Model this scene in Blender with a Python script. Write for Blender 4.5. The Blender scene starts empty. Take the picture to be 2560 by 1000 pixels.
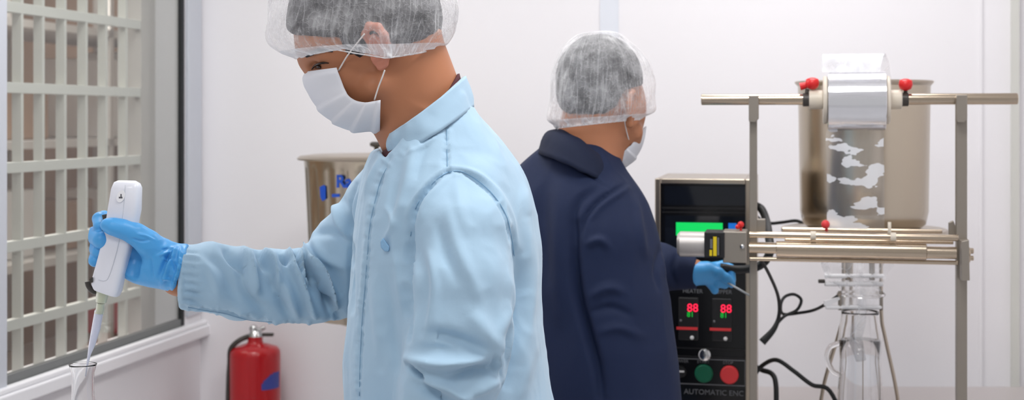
import bpy, bmesh, math, random
import numpy as np
from mathutils import Vector, Matrix
random.seed(7); rng = np.random.default_rng(7)
S = bpy.context.scene; C = S.collection
# ------------------------------------------------------------------ camera, world, light, exposure
F = 3500.0; ZC = 1.5                       # focal length in pixels of the 2560 frame, camera height
cd = bpy.data.cameras.new('camera'); cam = bpy.data.objects.new('camera', cd); C.objects.link(cam)
cam.location = (0, 0, ZC); cam.rotation_euler = (math.pi/2, 0, 0)
cd.sensor_width = 36; cd.lens = F/2560*36; cd.shift_y = -205/2560; cd.clip_start = 0.05
cd.dof.use_dof = True; cd.dof.focus_distance = 2.03; cd.dof.aperture_fstop = 6.3
S.camera = cam
w = bpy.data.worlds.new('world'); S.world = w; w.use_nodes = True
w.node_tree.nodes['Background'].inputs[0].default_value = (1.0, 0.995, 1.0, 1)
w.node_tree.nodes['Background'].inputs[1].default_value = 0.46
S.view_settings.view_transform = 'Standard'; S.view_settings.look = 'None'
S.view_settings.gamma = 1; S.view_settings.use_curve_mapping = False
S.view_settings.exposure = -0.03
def area(name, loc, size, power, rot=(0,0,0), col=(1,1,1)):
    l = bpy.data.lights.new(name, 'AREA'); l.shape = 'RECTANGLE'; l.size, l.size_y = size; l.energy = power; l.color = col
    o = bpy.data.objects.new(name, l); o.location = loc; o.rotation_euler = rot; C.objects.link(o)
    return o
LAMPS = [(0.35, 1.75), (0.7, 3.2), (-0.75, 3.0), (1.5, 0.2), (-0.6, 0.4)]
POW = [14, 8, 10, 32, 10]
for (x, y), pw in zip(LAMPS, POW): area('ceiling_lamp_light', (x, y, 2.655), (0.58, 0.58), pw, col=(1, 0.99, 0.985))
area('next_room_fill_light', (-1.9, 4.6, 2.5), (0.7, 1.8), 52, col=(1, 0.96, 0.92))  # added area light without a fixture, brightens the room beyond the window

# ------------------------------------------------------------------ helpers
def P(px, py, Y): return Vector(((px-1280)/F*Y, Y, ZC-(py-295)/F*Y))
def proj(V): return 1280+F*V[:,0]/V[:,1], 295+F*(ZC-V[:,2])/V[:,1]
def px2m(p, Y): return p/F*Y
ORI = {}
def rootof(o):
    while o.parent: o = o.parent
    return o
def mesh_obj(name, verts, faces, mat, parent=None, base=None, smooth=True, angle=None, bevel=0, seg=2):
    me = bpy.data.meshes.new(name)
    o = bpy.data.objects.new(name, me); C.objects.link(o)
    if parent is None:
        L = Vector(base) if base is not None else Vector((0,0,0))
        o.location = L; ORI[o.name] = L
    else:
        L = ORI[rootof(parent).name]; o.parent = parent
    verts = np.asarray(verts, dtype=np.float64) - np.array(L)
    me.from_pydata(verts.tolist() if len(verts) < 5000 else [tuple(v) for v in verts], [], faces if isinstance(faces, list) else faces.tolist())
    me.validate(); me.update()
    if smooth:
        me.polygons.foreach_set('use_smooth', [True]*len(me.polygons))
        if angle: me.set_sharp_from_angle(angle=math.radians(angle))
    if bevel:
        b = o.modifiers.new('edge', 'BEVEL'); b.width = bevel; b.segments = seg; b.limit_method = 'ANGLE'; b.angle_limit = math.radians(40)
        b.harden_normals = False
    for m in (mat if isinstance(mat, (list, tuple)) else [mat]): me.materials.append(m)
    return o
def empty(name, loc):
    o = bpy.data.objects.new(name, None); C.objects.link(o); o.location = loc; ORI[o.name] = Vector(loc); o.empty_display_size = 0.05
    return o
def tag(o, label, cat=None, group=None, kind=None):
    if label: o['label'] = label
    if cat: o['category'] = cat
    if group: o['group'] = group
    if kind: o['kind'] = kind
    return o
class MB:
    def __init__(s): s.v = []; s.f = []
    def add(s, vs, fs):
        n = len(s.v); s.v += [tuple(v) for v in vs]; s.f += [[i+n for i in f] for f in fs]; return s
    def box(s, lo, hi):
        (a,b,c),(d,e,f) = lo, hi
        return s.add([(a,b,c),(d,b,c),(d,e,c),(a,e,c),(a,b,f),(d,b,f),(d,e,f),(a,e,f)],
                     [(3,2,1,0),(4,5,6,7),(0,1,5,4),(1,2,6,5),(2,3,7,6),(3,0,4,7)])
    def pbox(s, x0, y0, x1, y1, Y, d):      # box whose front face covers a rectangle seen at distance Y, depth d behind it
        a = P(x0, y1, Y); b = P(x1, y0, Y)
        return s.box((a.x, Y, a.z), (b.x, Y+d, b.z))
    def prism(s, pts, y0, y1):              # outline in the X-Z plane, extruded along Y
        n = len(pts)
        vs = [(x, y0, z) for x, z in pts]+[(x, y1, z) for x, z in pts]
        area2 = sum(pts[i][0]*pts[(i+1)%n][1]-pts[(i+1)%n][0]*pts[i][1] for i in range(n))
        fs = [list(range(n)), [n+i for i in reversed(range(n))]]+[[i, n+i, n+(i+1)%n, (i+1)%n] for i in range(n)]
        if area2 < 0: fs = [f[::-1] for f in fs]
        return s.add(vs, fs)
    def lathe(s, c, prof, axis=(0,0,1), n=40, cap=True):   # prof: (radius, distance along axis)
        c = Vector(c); ax = Vector(axis).normalized(); q = ax.to_track_quat('Z', 'Y')
        vs = []; fs = []
        for r, h in prof:
            for k in range(n):
                a = 2*math.pi*k/n
                vs.append(c + q @ Vector((r*math.cos(a), r*math.sin(a), h)))
        m = len(prof)
        for i in range(m-1):
            for k in range(n):
                k2 = (k+1) % n
                fs.append([i*n+k, i*n+k2, (i+1)*n+k2, (i+1)*n+k])
        if cap:
            fs.append([k for k in reversed(range(n))]); fs.append([(m-1)*n+k for k in range(n)])
        return s.add(vs, fs)
    def cyl(s, p0, p1, r0, r1=None, n=28, ch=0):
        p0 = Vector(p0); p1 = Vector(p1); L = (p1-p0).length; r1 = r0 if r1 is None else r1
        prof = [(r0, 0), (r1, L)] if not ch else [(r0-ch, 0), (r0, ch), (r1, L-ch), (r1-ch, L)]
        return s.lathe(p0, prof, p1-p0, n)
    def ball(s, c, r, n=20, sq=(1,1,1)):
        c = Vector(c); m = n//2
        vs = []; fs = []
        for i in range(m+1):
            t = math.pi*i/m
            for k in range(n):
                a = 2*math.pi*k/n
                vs.append(c+Vector((r*sq[0]*math.sin(t)*math.cos(a), r*sq[1]*math.sin(t)*math.sin(a), -r*sq[2]*math.cos(t))))
        for i in range(m):
            for k in range(n):
                k2 = (k+1) % n; fs.append([i*n+k, i*n+k2, (i+1)*n+k2, (i+1)*n+k])
        return s.add(vs, fs)
    def tube(s, pts, r, n=12, sub=6):
        p = [Vector(q) for q in pts]
        if sub > 1 and len(p) > 2:
            q = []
            e = [2*p[0]-p[1]]+p+[2*p[-1]-p[-2]]
            for i in range(1, len(e)-2):
                for k in range(sub):
                    t = k/sub; a, b, c, d = e[i-1], e[i], e[i+1], e[i+2]
                    q.append(0.5*((2*b)+(c-a)*t+(2*a-5*b+4*c-d)*t*t+(3*b-a-3*c+d)*t**3))
            q.append(p[-1]); p = q
        rr = r if isinstance(r, (list, tuple)) else [r, r]
        vs = []; fs = []; up = None
        for i, c in enumerate(p):
            d = (p[min(i+1, len(p)-1)]-p[max(i-1, 0)]).normalized()
            if up is None: up = d.orthogonal().normalized()
            up = (up-d*up.dot(d)).normalized(); sd = d.cross(up)
            t = i/(len(p)-1)*(len(rr)-1); j = min(int(t), len(rr)-2); R = rr[j]+(rr[j+1]-rr[j])*(t-j)
            for k in range(n):
                a = 2*math.pi*k/n; vs.append(c+(up*math.cos(a)+sd*math.sin(a))*R)
        for i in range(len(p)-1):
            for k in range(n):
                k2 = (k+1) % n; fs.append([i*n+k, i*n+k2, (i+1)*n+k2, (i+1)*n+k])
        fs.append(list(reversed(range(n)))); fs.append([(len(p)-1)*n+k for k in range(n)])
        return s.add(vs, fs)
    def build(s, name, mat, parent=None, base=None, **k): return mesh_obj(name, s.v, s.f, mat, parent, base, **k)

# ------------------------------------------------------------------ implicit surfaces (one continuous skin) and surface nets
class Field:
    def __init__(s, xs, ys, zs):
        s.ax = [np.asarray(a, dtype=np.float32) for a in (xs, ys, zs)]
        s.F = np.full([len(a) for a in s.ax], 0.15, dtype=np.float32)
    def grid(s, lo, hi):
        sl = tuple(slice(max(0, int(np.searchsorted(a, l))-1), int(np.searchsorted(a, h))+1) for a, l, h in zip(s.ax, lo, hi))
        X = s.ax[0][sl[0]][:, None, None]; Y = s.ax[1][sl[1]][None, :, None]; Z = s.ax[2][sl[2]][None, None, :]
        return sl, X, Y, Z
    def comb(s, sl, d, k, op):
        A = s.F[sl]
        if op == 'u':
            h = np.maximum(k-np.abs(A-d), 0)/k if k > 0 else 0
            s.F[sl] = np.minimum(A, d)-h*h*k*0.25
        else:
            d = -d
            h = np.maximum(k-np.abs(A-d), 0)/k if k > 0 else 0
            s.F[sl] = np.maximum(A, d)+h*h*k*0.25
    def cone(s, p0, p1, r0, r1, k=0.01, op='u'):
        p0 = np.array(p0, dtype=np.float32); p1 = np.array(p1, dtype=np.float32); m = max(r0, r1)+0.03+k
        sl, X, Y, Z = s.grid(np.minimum(p0, p1)-m, np.maximum(p0, p1)+m)
        if 0 in s.F[sl].shape: return
        d = p1-p0; L2 = max(float(d@d), 1e-12)
        t = np.clip(((X-p0[0])*d[0]+(Y-p0[1])*d[1]+(Z-p0[2])*d[2])/L2, 0, 1)
        q = np.sqrt((X-p0[0]-t*d[0])**2+(Y-p0[1]-t*d[1])**2+(Z-p0[2]-t*d[2])**2)-(r0+(r1-r0)*t)
        s.comb(sl, q, k, op)
    def chain(s, pts, rs, k=0.01):
        for i in range(len(pts)-1): s.cone(pts[i], pts[i+1], rs[i], rs[i+1], k)
    def ell(s, c, r, R=None, k=0.01, op='u'):     # R columns = local axes
        c = np.array(c, dtype=np.float32); m = max(r)+0.03+k
        sl, X, Y, Z = s.grid(c-m, c+m)
        if 0 in s.F[sl].shape: return
        X = X-c[0]; Y = Y-c[1]; Z = Z-c[2]
        R = np.eye(3) if R is None else np.array(R)
        a = [X*R[0,i]+Y*R[1,i]+Z*R[2,i] for i in range(3)]
        k0 = np.sqrt(sum((a[i]/r[i])**2 for i in range(3)))+1e-6
        k1 = np.sqrt(sum((a[i]/r[i]**2)**2 for i in range(3)))+1e-6
        s.comb(sl, k0*(k0-1)/k1, k, op)
    def column(s, rows, k=0.02, n=2.2):           # rows: (py, left px, right px, Y centre, Y half)
        z = np.array([ZC-(r[0]-295)/F*r[3] for r in rows]); o = np.argsort(z)
        cx = np.array([((r[1]+r[2])/2-1280)/F*r[3] for r in rows])[o]; a = np.array([(r[2]-r[1])/2/F*r[3] for r in rows])[o]
        cy = np.array([r[3] for r in rows])[o]; b = np.array([r[4] for r in rows])[o]; z = z[o]
        lo = (float((cx-a).min())-.04, float((cy-b).min())-.04, float(z[0])-.03); hi = (float((cx+a).max())+.04, float((cy+b).max())+.04, float(z[-1])+.03)
        sl, X, Y, Z = s.grid(lo, hi); I = lambda q: smooth_interp(Z, z, q).astype(np.float32)
        A, B = I(a), I(b)
        f = ((np.abs(X-I(cx))/A)**n+(np.abs(Y-I(cy))/B)**n)**(1/n)
        d = (f-1)*np.minimum(A, B)
        d = np.maximum(d, np.maximum(Z-z[-1], z[0]-Z))
        s.comb(sl, d.astype(np.float32), k, 'u')
    def cut(s, fn):                                # intersect with a region: fn(X,Y,Z) < 0 is kept
        X, Y, Z = s.ax[0][:, None, None], s.ax[1][None, :, None], s.ax[2][None, None, :]
        s.F = np.maximum(s.F, fn(X, Y, Z).astype(np.float32))
    def mesh(s, relax=1):
        Fv = s.F; ins = Fv < 0; nx, ny, nz = Fv.shape
        cs = [(i, j, k) for i in (0,1) for j in (0,1) for k in (0,1)]
        cnt = np.zeros((nx-1, ny-1, nz-1), dtype=np.uint8)
        for i, j, k in cs: cnt += ins[i:nx-1+i, j:ny-1+j, k:nz-1+k]
        act = (cnt > 0) & (cnt < 8); ids = np.argwhere(act)
        idx = np.full(act.shape, -1, dtype=np.int64); idx[act] = np.arange(len(ids))
        pos = np.zeros((len(ids), 3)); num = np.zeros(len(ids))
        I, J, K = ids.T
        for a in cs:
            for ax in range(3):
                if a[ax]: continue
                b = list(a); b[ax] = 1
                fa = Fv[I+a[0], J+a[1], K+a[2]]; fb = Fv[I+b[0], J+b[1], K+b[2]]
                m = (fa < 0) != (fb < 0)
                t = np.where(m, fa/(fa-fb+1e-20), 0)
                pa = np.stack([s.ax[0][I+a[0]], s.ax[1][J+a[1]], s.ax[2][K+a[2]]], 1); pb = np.stack([s.ax[0][I+b[0]], s.ax[1][J+b[1]], s.ax[2][K+b[2]]], 1)
                pos += (pa+(pb-pa)*t[:, None])*m[:, None]; num += m
        V = pos/num[:, None]
        Q = []
        for ax in range(3):
            o1, o2 = (ax+1) % 3, (ax+2) % 3
            a = [slice(0, n) for n in Fv.shape]; b = list(a)
            a[ax] = slice(0, Fv.shape[ax]-1); b[ax] = slice(1, Fv.shape[ax])
            for o in (o1, o2): a[o] = slice(1, Fv.shape[o]-1); b[o] = a[o]
            ia = ins[tuple(a)]; ib = ins[tuple(b)]
            for flip, m in ((False, ia & ~ib), (True, ~ia & ib)):
                e = np.argwhere(m)
                if not len(e): continue
                e[:, o1] += 1; e[:, o2] += 1
                def cell(d1, d2):
                    c = e.copy(); c[:, o1] += d1; c[:, o2] += d2; return idx[c[:,0], c[:,1], c[:,2]]
                q = np.stack([cell(-1,-1), cell(0,-1), cell(0,0), cell(-1,0)], 1)
                Q.append(q[:, ::-1] if flip else q)
        Q = np.concatenate(Q)
        for _ in range(relax): V = laplace(V, Q, 0.5)
        return V, Q
def smooth_interp(x, xs, ys):
    x = np.clip(x, xs[0], xs[-1]); i = np.clip(np.searchsorted(xs, x)-1, 0, len(xs)-2)
    h = xs[i+1]-xs[i]; t = (x-xs[i])/h
    m = np.gradient(ys, xs)
    return (2*t**3-3*t**2+1)*ys[i]+(t**3-2*t**2+t)*h*m[i]+(-2*t**3+3*t**2)*ys[i+1]+(t**3-t**2)*h*m[i+1]
def laplace(V, Q, f=0.5):
    A = np.zeros_like(V); n = np.zeros(len(V))
    for i in range(4):
        for j in ((i+1) % 4, (i+3) % 4):
            for c in range(3): A[:, c] += np.bincount(Q[:, i], V[Q[:, j], c], len(V))
            n += np.bincount(Q[:, i], minlength=len(V))
    return V+(A/np.maximum(n, 1)[:, None]-V)*f
def normals(V, Q):
    n = np.cross(V[Q[:,2]]-V[Q[:,0]], V[Q[:,3]]-V[Q[:,1]])
    N = np.zeros_like(V)
    for i in range(4):
        for c in range(3): N[:, c] += np.bincount(Q[:, i], n[:, c], len(V))
    return N/(np.linalg.norm(N, axis=1)[:, None]+1e-12)
def noise3(p, seed=0):
    g = np.floor(p).astype(np.int64); f = p-g; u = f*f*(3-2*f); r = np.zeros(len(p))
    for i in (0,1):
        for j in (0,1):
            for k in (0,1):
                h = ((g[:,0]+i)*374761393+(g[:,1]+j)*668265263+(g[:,2]+k)*2147483647+seed*1274126177) & 0xffffffff
                h = ((h ^ (h >> 13))*1274126177) & 0xffffffff
                v = ((h ^ (h >> 16)) & 0xffff)/32767.5-1
                r += v*(u[:,0] if i else 1-u[:,0])*(u[:,1] if j else 1-u[:,1])*(u[:,2] if k else 1-u[:,2])
    return r
def sstep(a, b, x): t = np.clip((x-a)/(b-a), 0, 1); return t*t*(3-2*t)
def folds(V, Q, specs, ylim=None):
    """specs: (pixel polyline, width px, height mm). Ridges (+) and creases (-) pressed into the camera-side cloth."""
    N = normals(V, Q); px, py = proj(V); D = np.zeros(len(V)); g = sstep(-0.05, 0.3, -N[:,1])
    if ylim is not None: g = g*(V[:,1] < ylim)
    for pts, wd, amp in specs:
        amp = amp*2.3; best = np.full(len(V), 1e9); tt = np.zeros(len(V)); P_ = np.array(pts, float)
        if len(P_) > 2:                             # round the corners of the polyline
            t = np.linspace(0, len(P_)-1, (len(P_)-1)*5+1); i = np.arange(len(P_))
            P_ = np.stack([smooth_interp(t, i, P_[:,0]), smooth_interp(t, i, P_[:,1])], 1)
        seg = np.linalg.norm(np.diff(P_, axis=0), axis=1); T = seg.sum(); acc = 0
        m = (px > P_[:,0].min()-3*wd) & (px < P_[:,0].max()+3*wd) & (py > P_[:,1].min()-3*wd) & (py < P_[:,1].max()+3*wd)
        x, y = px[m], py[m]; bb = best[m]; t2 = tt[m]
        for k in range(len(P_)-1):
            d = P_[k+1]-P_[k]; t = np.clip(((x-P_[k,0])*d[0]+(y-P_[k,1])*d[1])/(d@d+1e-9), 0, 1)
            e = np.hypot(x-P_[k,0]-t*d[0], y-P_[k,1]-t*d[1]); q = e < bb
            bb = np.where(q, e, bb); t2 = np.where(q, (acc+t*seg[k])/T, t2); acc += seg[k]
        D[m] += amp*0.001*np.exp(-(bb/wd)**2)*np.sqrt(np.clip(np.sin(np.pi*np.clip(t2*0.94+0.03, 0, 1)), 0, 1))
    return V+N*(D*g)[:, None]
def puckers(poly, step, ln, wd, amp, seed=0):
    """little gathers square to a seam"""
    r = random.Random(seed); out = []; P_ = [Vector(p) for p in poly]; acc = 0; nxt = step*.5
    for a, b in zip(P_[:-1], P_[1:]):
        d = b-a; L = d.length; n = Vector((-d.y, d.x)).normalized()
        while nxt < acc+L:
            c = a+d*((nxt-acc)/L); l1 = ln*r.uniform(.5, 1.2); l2 = ln*r.uniform(.3, .9); sk = d.normalized()*r.uniform(-4, 4)
            out.append(([tuple(c-n*l2-sk), tuple(c), tuple(c+n*l1+sk)], wd*r.uniform(.8, 1.3), amp*r.choice((1, -1))*r.uniform(.6, 1.2))); nxt += step*r.uniform(.7, 1.4)
        acc += L
    return out
def R_axes(f, u):
    f = Vector(f).normalized(); s = Vector(u).cross(f).normalized(); u = f.cross(s)
    return np.array([[f.x, s.x, u.x], [f.y, s.y, u.y], [f.z, s.z, u.z]])
def rng_ax(*parts):
    out = []
    for a, b, h in parts: out += list(np.arange(a, b, h))
    return np.array(out)

# ------------------------------------------------------------------ materials
def mat(name, col, rough=0.5, metal=0.0, bump=None, var=None, trans=0, coat=0, sheen=0, emis=None, ior=1.45, sss=0, stretch=None):
    m = bpy.data.materials.new(name); m.use_nodes = True; nt = m.node_tree; b = nt.nodes['Principled BSDF']
    c = (*col, 1)
    b.inputs['Base Color'].default_value = c; b.inputs['Roughness'].default_value = rough; b.inputs['Metallic'].default_value = metal
    b.inputs['IOR'].default_value = ior; b.inputs['Transmission Weight'].default_value = trans; b.inputs['Coat Weight'].default_value = coat
    b.inputs['Sheen Weight'].default_value = sheen
    if sss: b.inputs['Subsurface Weight'].default_value = sss; b.inputs['Subsurface Radius'].default_value = (0.012, 0.005, 0.003); b.inputs['Subsurface Scale'].default_value = 1.0
    if emis: b.inputs['Emission Color'].default_value = (*emis[0], 1); b.inputs['Emission Strength'].default_value = emis[1]
    tc = nt.nodes.new('ShaderNodeTexCoord'); src = tc.outputs['Object']
    if stretch:
        mp = nt.nodes.new('ShaderNodeMapping'); mp.inputs['Scale'].default_value = stretch; nt.links.new(src, mp.inputs[0]); src = mp.outputs[0]
    def noise(sc, det=3):
        n = nt.nodes.new('ShaderNodeTexNoise'); n.inputs['Scale'].default_value = sc; n.inputs['Detail'].default_value = det; nt.links.new(src, n.inputs['Vector']); return n
    if var:
        n = noise(var[0]); mx = nt.nodes.new('ShaderNodeMix'); mx.data_type = 'RGBA'
        mx.inputs[6].default_value = (*[x*(1-var[1]) for x in col], 1); mx.inputs[7].default_value = (*[min(1, x*(1+var[1])) for x in col], 1)
        nt.links.new(n.outputs['Fac'], mx.inputs[0]); nt.links.new(mx.outputs[2], b.inputs['Base Color'])
    if bump:
        n = noise(bump[0], 4); bp = nt.nodes.new('ShaderNodeBump'); bp.inputs['Strength'].default_value = bump[1]; bp.inputs['Distance'].default_value = bump[2] if len(bump) > 2 else 0.002
        nt.links.new(n.outputs['Fac'], bp.inputs['Height']); nt.links.new(bp.outputs[0], b.inputs['Normal'])
    return m
def srgb(r, g, b): return tuple((x/255/12.92 if x/255 <= .04045 else ((x/255+.055)/1.055)**2.4) for x in (r, g, b))
def film(name, col, base, line, scale, warp=0.25, rough=0.45, blobs=None, stretch=None, width=0.06, gather=0):
    """translucent sheet: a thin see-through ground with denser crinkle lines (or printed patches)"""
    m = bpy.data.materials.new(name); m.use_nodes = True; nt = m.node_tree; L = nt.links; b = nt.nodes['Principled BSDF']; out = nt.nodes['Material Output']
    b.inputs['Base Color'].default_value = (*col, 1); b.inputs['Roughness'].default_value = rough
    tr = nt.nodes.new('ShaderNodeBsdfTransparent'); mx = nt.nodes.new('ShaderNodeMixShader'); tc = nt.nodes.new('ShaderNodeTexCoord')
    mp = nt.nodes.new('ShaderNodeMapping'); mp.inputs['Scale'].default_value = stretch or (1,1,1); L.new(tc.outputs['Object'], mp.inputs[0])
    nz = nt.nodes.new('ShaderNodeTexNoise'); nz.inputs['Scale'].default_value = scale*0.5; nz.inputs['Detail'].default_value = 3; L.new(mp.outputs[0], nz.inputs['Vector'])
    if blobs is None:
        ma = nt.nodes.new('ShaderNodeMixRGB'); ma.blend_type = 'ADD'; ma.inputs[0].default_value = warp*0.016; L.new(mp.outputs[0], ma.inputs[1]); L.new(nz.outputs['Color'], ma.inputs[2])
        vo = nt.nodes.new('ShaderNodeTexVoronoi'); vo.feature = 'DISTANCE_TO_EDGE'; vo.inputs['Scale'].default_value = scale; L.new(ma.outputs[0], vo.inputs['Vector'])
        mr = nt.nodes.new('ShaderNodeMapRange'); mr.inputs[1].default_value = 0; mr.inputs[2].default_value = width; mr.inputs[3].default_value = line; mr.inputs[4].default_value = base
        L.new(vo.outputs['Distance'], mr.inputs[0])
        n2 = nt.nodes.new('ShaderNodeTexNoise'); n2.inputs['Scale'].default_value = scale*0.35; L.new(mp.outputs[0], n2.inputs['Vector'])
        ad = nt.nodes.new('ShaderNodeMath'); ad.operation = 'MULTIPLY_ADD'; ad.inputs[1].default_value = 0.5; ad.inputs[2].default_value = -0.25; L.new(n2.outputs['Fac'], ad.inputs[0])
        su = nt.nodes.new('ShaderNodeMath'); su.operation = 'ADD'; su.use_clamp = True; L.new(mr.outputs[0], su.inputs[0]); L.new(ad.outputs[0], su.inputs[1])
        # long drawn creases of the gathered fabric, and denser look where the sheet turns edge-on
        mp2 = nt.nodes.new('ShaderNodeMapping'); mp2.inputs['Scale'].default_value = (1, .8, .35); mp2.inputs['Rotation'].default_value = (0, .42, 0); L.new(ma.outputs[0], mp2.inputs[0])
        v2 = nt.nodes.new('ShaderNodeTexVoronoi'); v2.feature = 'DISTANCE_TO_EDGE'; v2.inputs['Scale'].default_value = scale*0.6; L.new(mp2.outputs[0], v2.inputs['Vector'])
        m2 = nt.nodes.new('ShaderNodeMapRange'); m2.inputs[1].default_value = 0; m2.inputs[2].default_value = .07; m2.inputs[3].default_value = 0 if gather else line*.6; m2.inputs[4].default_value = 0; L.new(v2.outputs['Distance'], m2.inputs[0])
        lw = nt.nodes.new('ShaderNodeLayerWeight'); lw.inputs[0].default_value = .5; p3 = nt.nodes.new('ShaderNodeMath'); p3.operation = 'POWER'; p3.inputs[1].default_value = 3; L.new(lw.outputs['Facing'], p3.inputs[0])
        a2 = nt.nodes.new('ShaderNodeMath'); a2.operation = 'MULTIPLY_ADD'; a2.inputs[1].default_value = .35; L.new(p3.outputs[0], a2.inputs[0]); L.new(m2.outputs[0], a2.inputs[2])
        a3 = nt.nodes.new('ShaderNodeMath'); a3.operation = 'ADD'; a3.use_clamp = True; L.new(su.outputs[0], a3.inputs[0]); L.new(a2.outputs[0], a3.inputs[1])
        fac = a3.outputs[0]
        if gather:      # folds drawn up from the elastic towards the crown, laid along the sheet's own weave direction
            uv = nt.nodes.new('ShaderNodeUVMap'); uv.uv_map = 'weave'
            for sx, sy, wd_, am in ((34, 1.3, .045, .8), (85, 2.6, .05, .5), (12, 1.0, .025, 1.0)):
                m4 = nt.nodes.new('ShaderNodeMapping'); m4.inputs['Scale'].default_value = (sx, sy, 1); L.new(uv.outputs[0], m4.inputs[0])
                n4 = nt.nodes.new('ShaderNodeTexNoise'); n4.inputs['Scale'].default_value = 1; n4.inputs['Detail'].default_value = 1.5; n4.inputs['Distortion'].default_value = 1.1; L.new(m4.outputs[0], n4.inputs['Vector'])
                s4 = nt.nodes.new('ShaderNodeMath'); s4.operation = 'SUBTRACT'; s4.inputs[1].default_value = .5; L.new(n4.outputs['Fac'], s4.inputs[0])
                b4 = nt.nodes.new('ShaderNodeMath'); b4.operation = 'ABSOLUTE'; L.new(s4.outputs[0], b4.inputs[0])
                r4 = nt.nodes.new('ShaderNodeMapRange'); r4.inputs[1].default_value = 0; r4.inputs[2].default_value = wd_; r4.inputs[3].default_value = gather*am; r4.inputs[4].default_value = 0; L.new(b4.outputs[0], r4.inputs[0])
                sp = nt.nodes.new('ShaderNodeSeparateXYZ'); L.new(uv.outputs[0], sp.inputs[0])
                f4 = nt.nodes.new('ShaderNodeMapRange'); f4.inputs[1].default_value = .05; f4.inputs[2].default_value = .75; f4.inputs[3].default_value = 1; f4.inputs[4].default_value = .25; L.new(sp.outputs[1], f4.inputs[0])
                u4 = nt.nodes.new('ShaderNodeMath'); u4.operation = 'MULTIPLY_ADD'; L.new(r4.outputs[0], u4.inputs[0]); L.new(f4.outputs[0], u4.inputs[1]); L.new(fac, u4.inputs[2]); u4.use_clamp = True; fac = u4.outputs[0]
        bp = nt.nodes.new('ShaderNodeBump'); bp.inputs['Strength'].default_value = 0.5; bp.inputs['Distance'].default_value = 0.002; bp.invert = True
        L.new(vo.outputs['Distance'], bp.inputs['Height']); L.new(bp.outputs[0], b.inputs['Normal'])
    else:
        mr = nt.nodes.new('ShaderNodeMapRange'); mr.inputs[1].default_value = blobs; mr.inputs[2].default_value = blobs+0.012; mr.inputs[3].default_value = base; mr.inputs[4].default_value = line
        L.new(nz.outputs['Fac'], mr.inputs[0]); fac = mr.outputs[0]
    L.new(fac, mx.inputs[0]); L.new(tr.outputs[0], mx.inputs[1]); L.new(b.outputs[0], mx.inputs[2]); L.new(mx.outputs[0], out.inputs[0])
    return m
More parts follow.
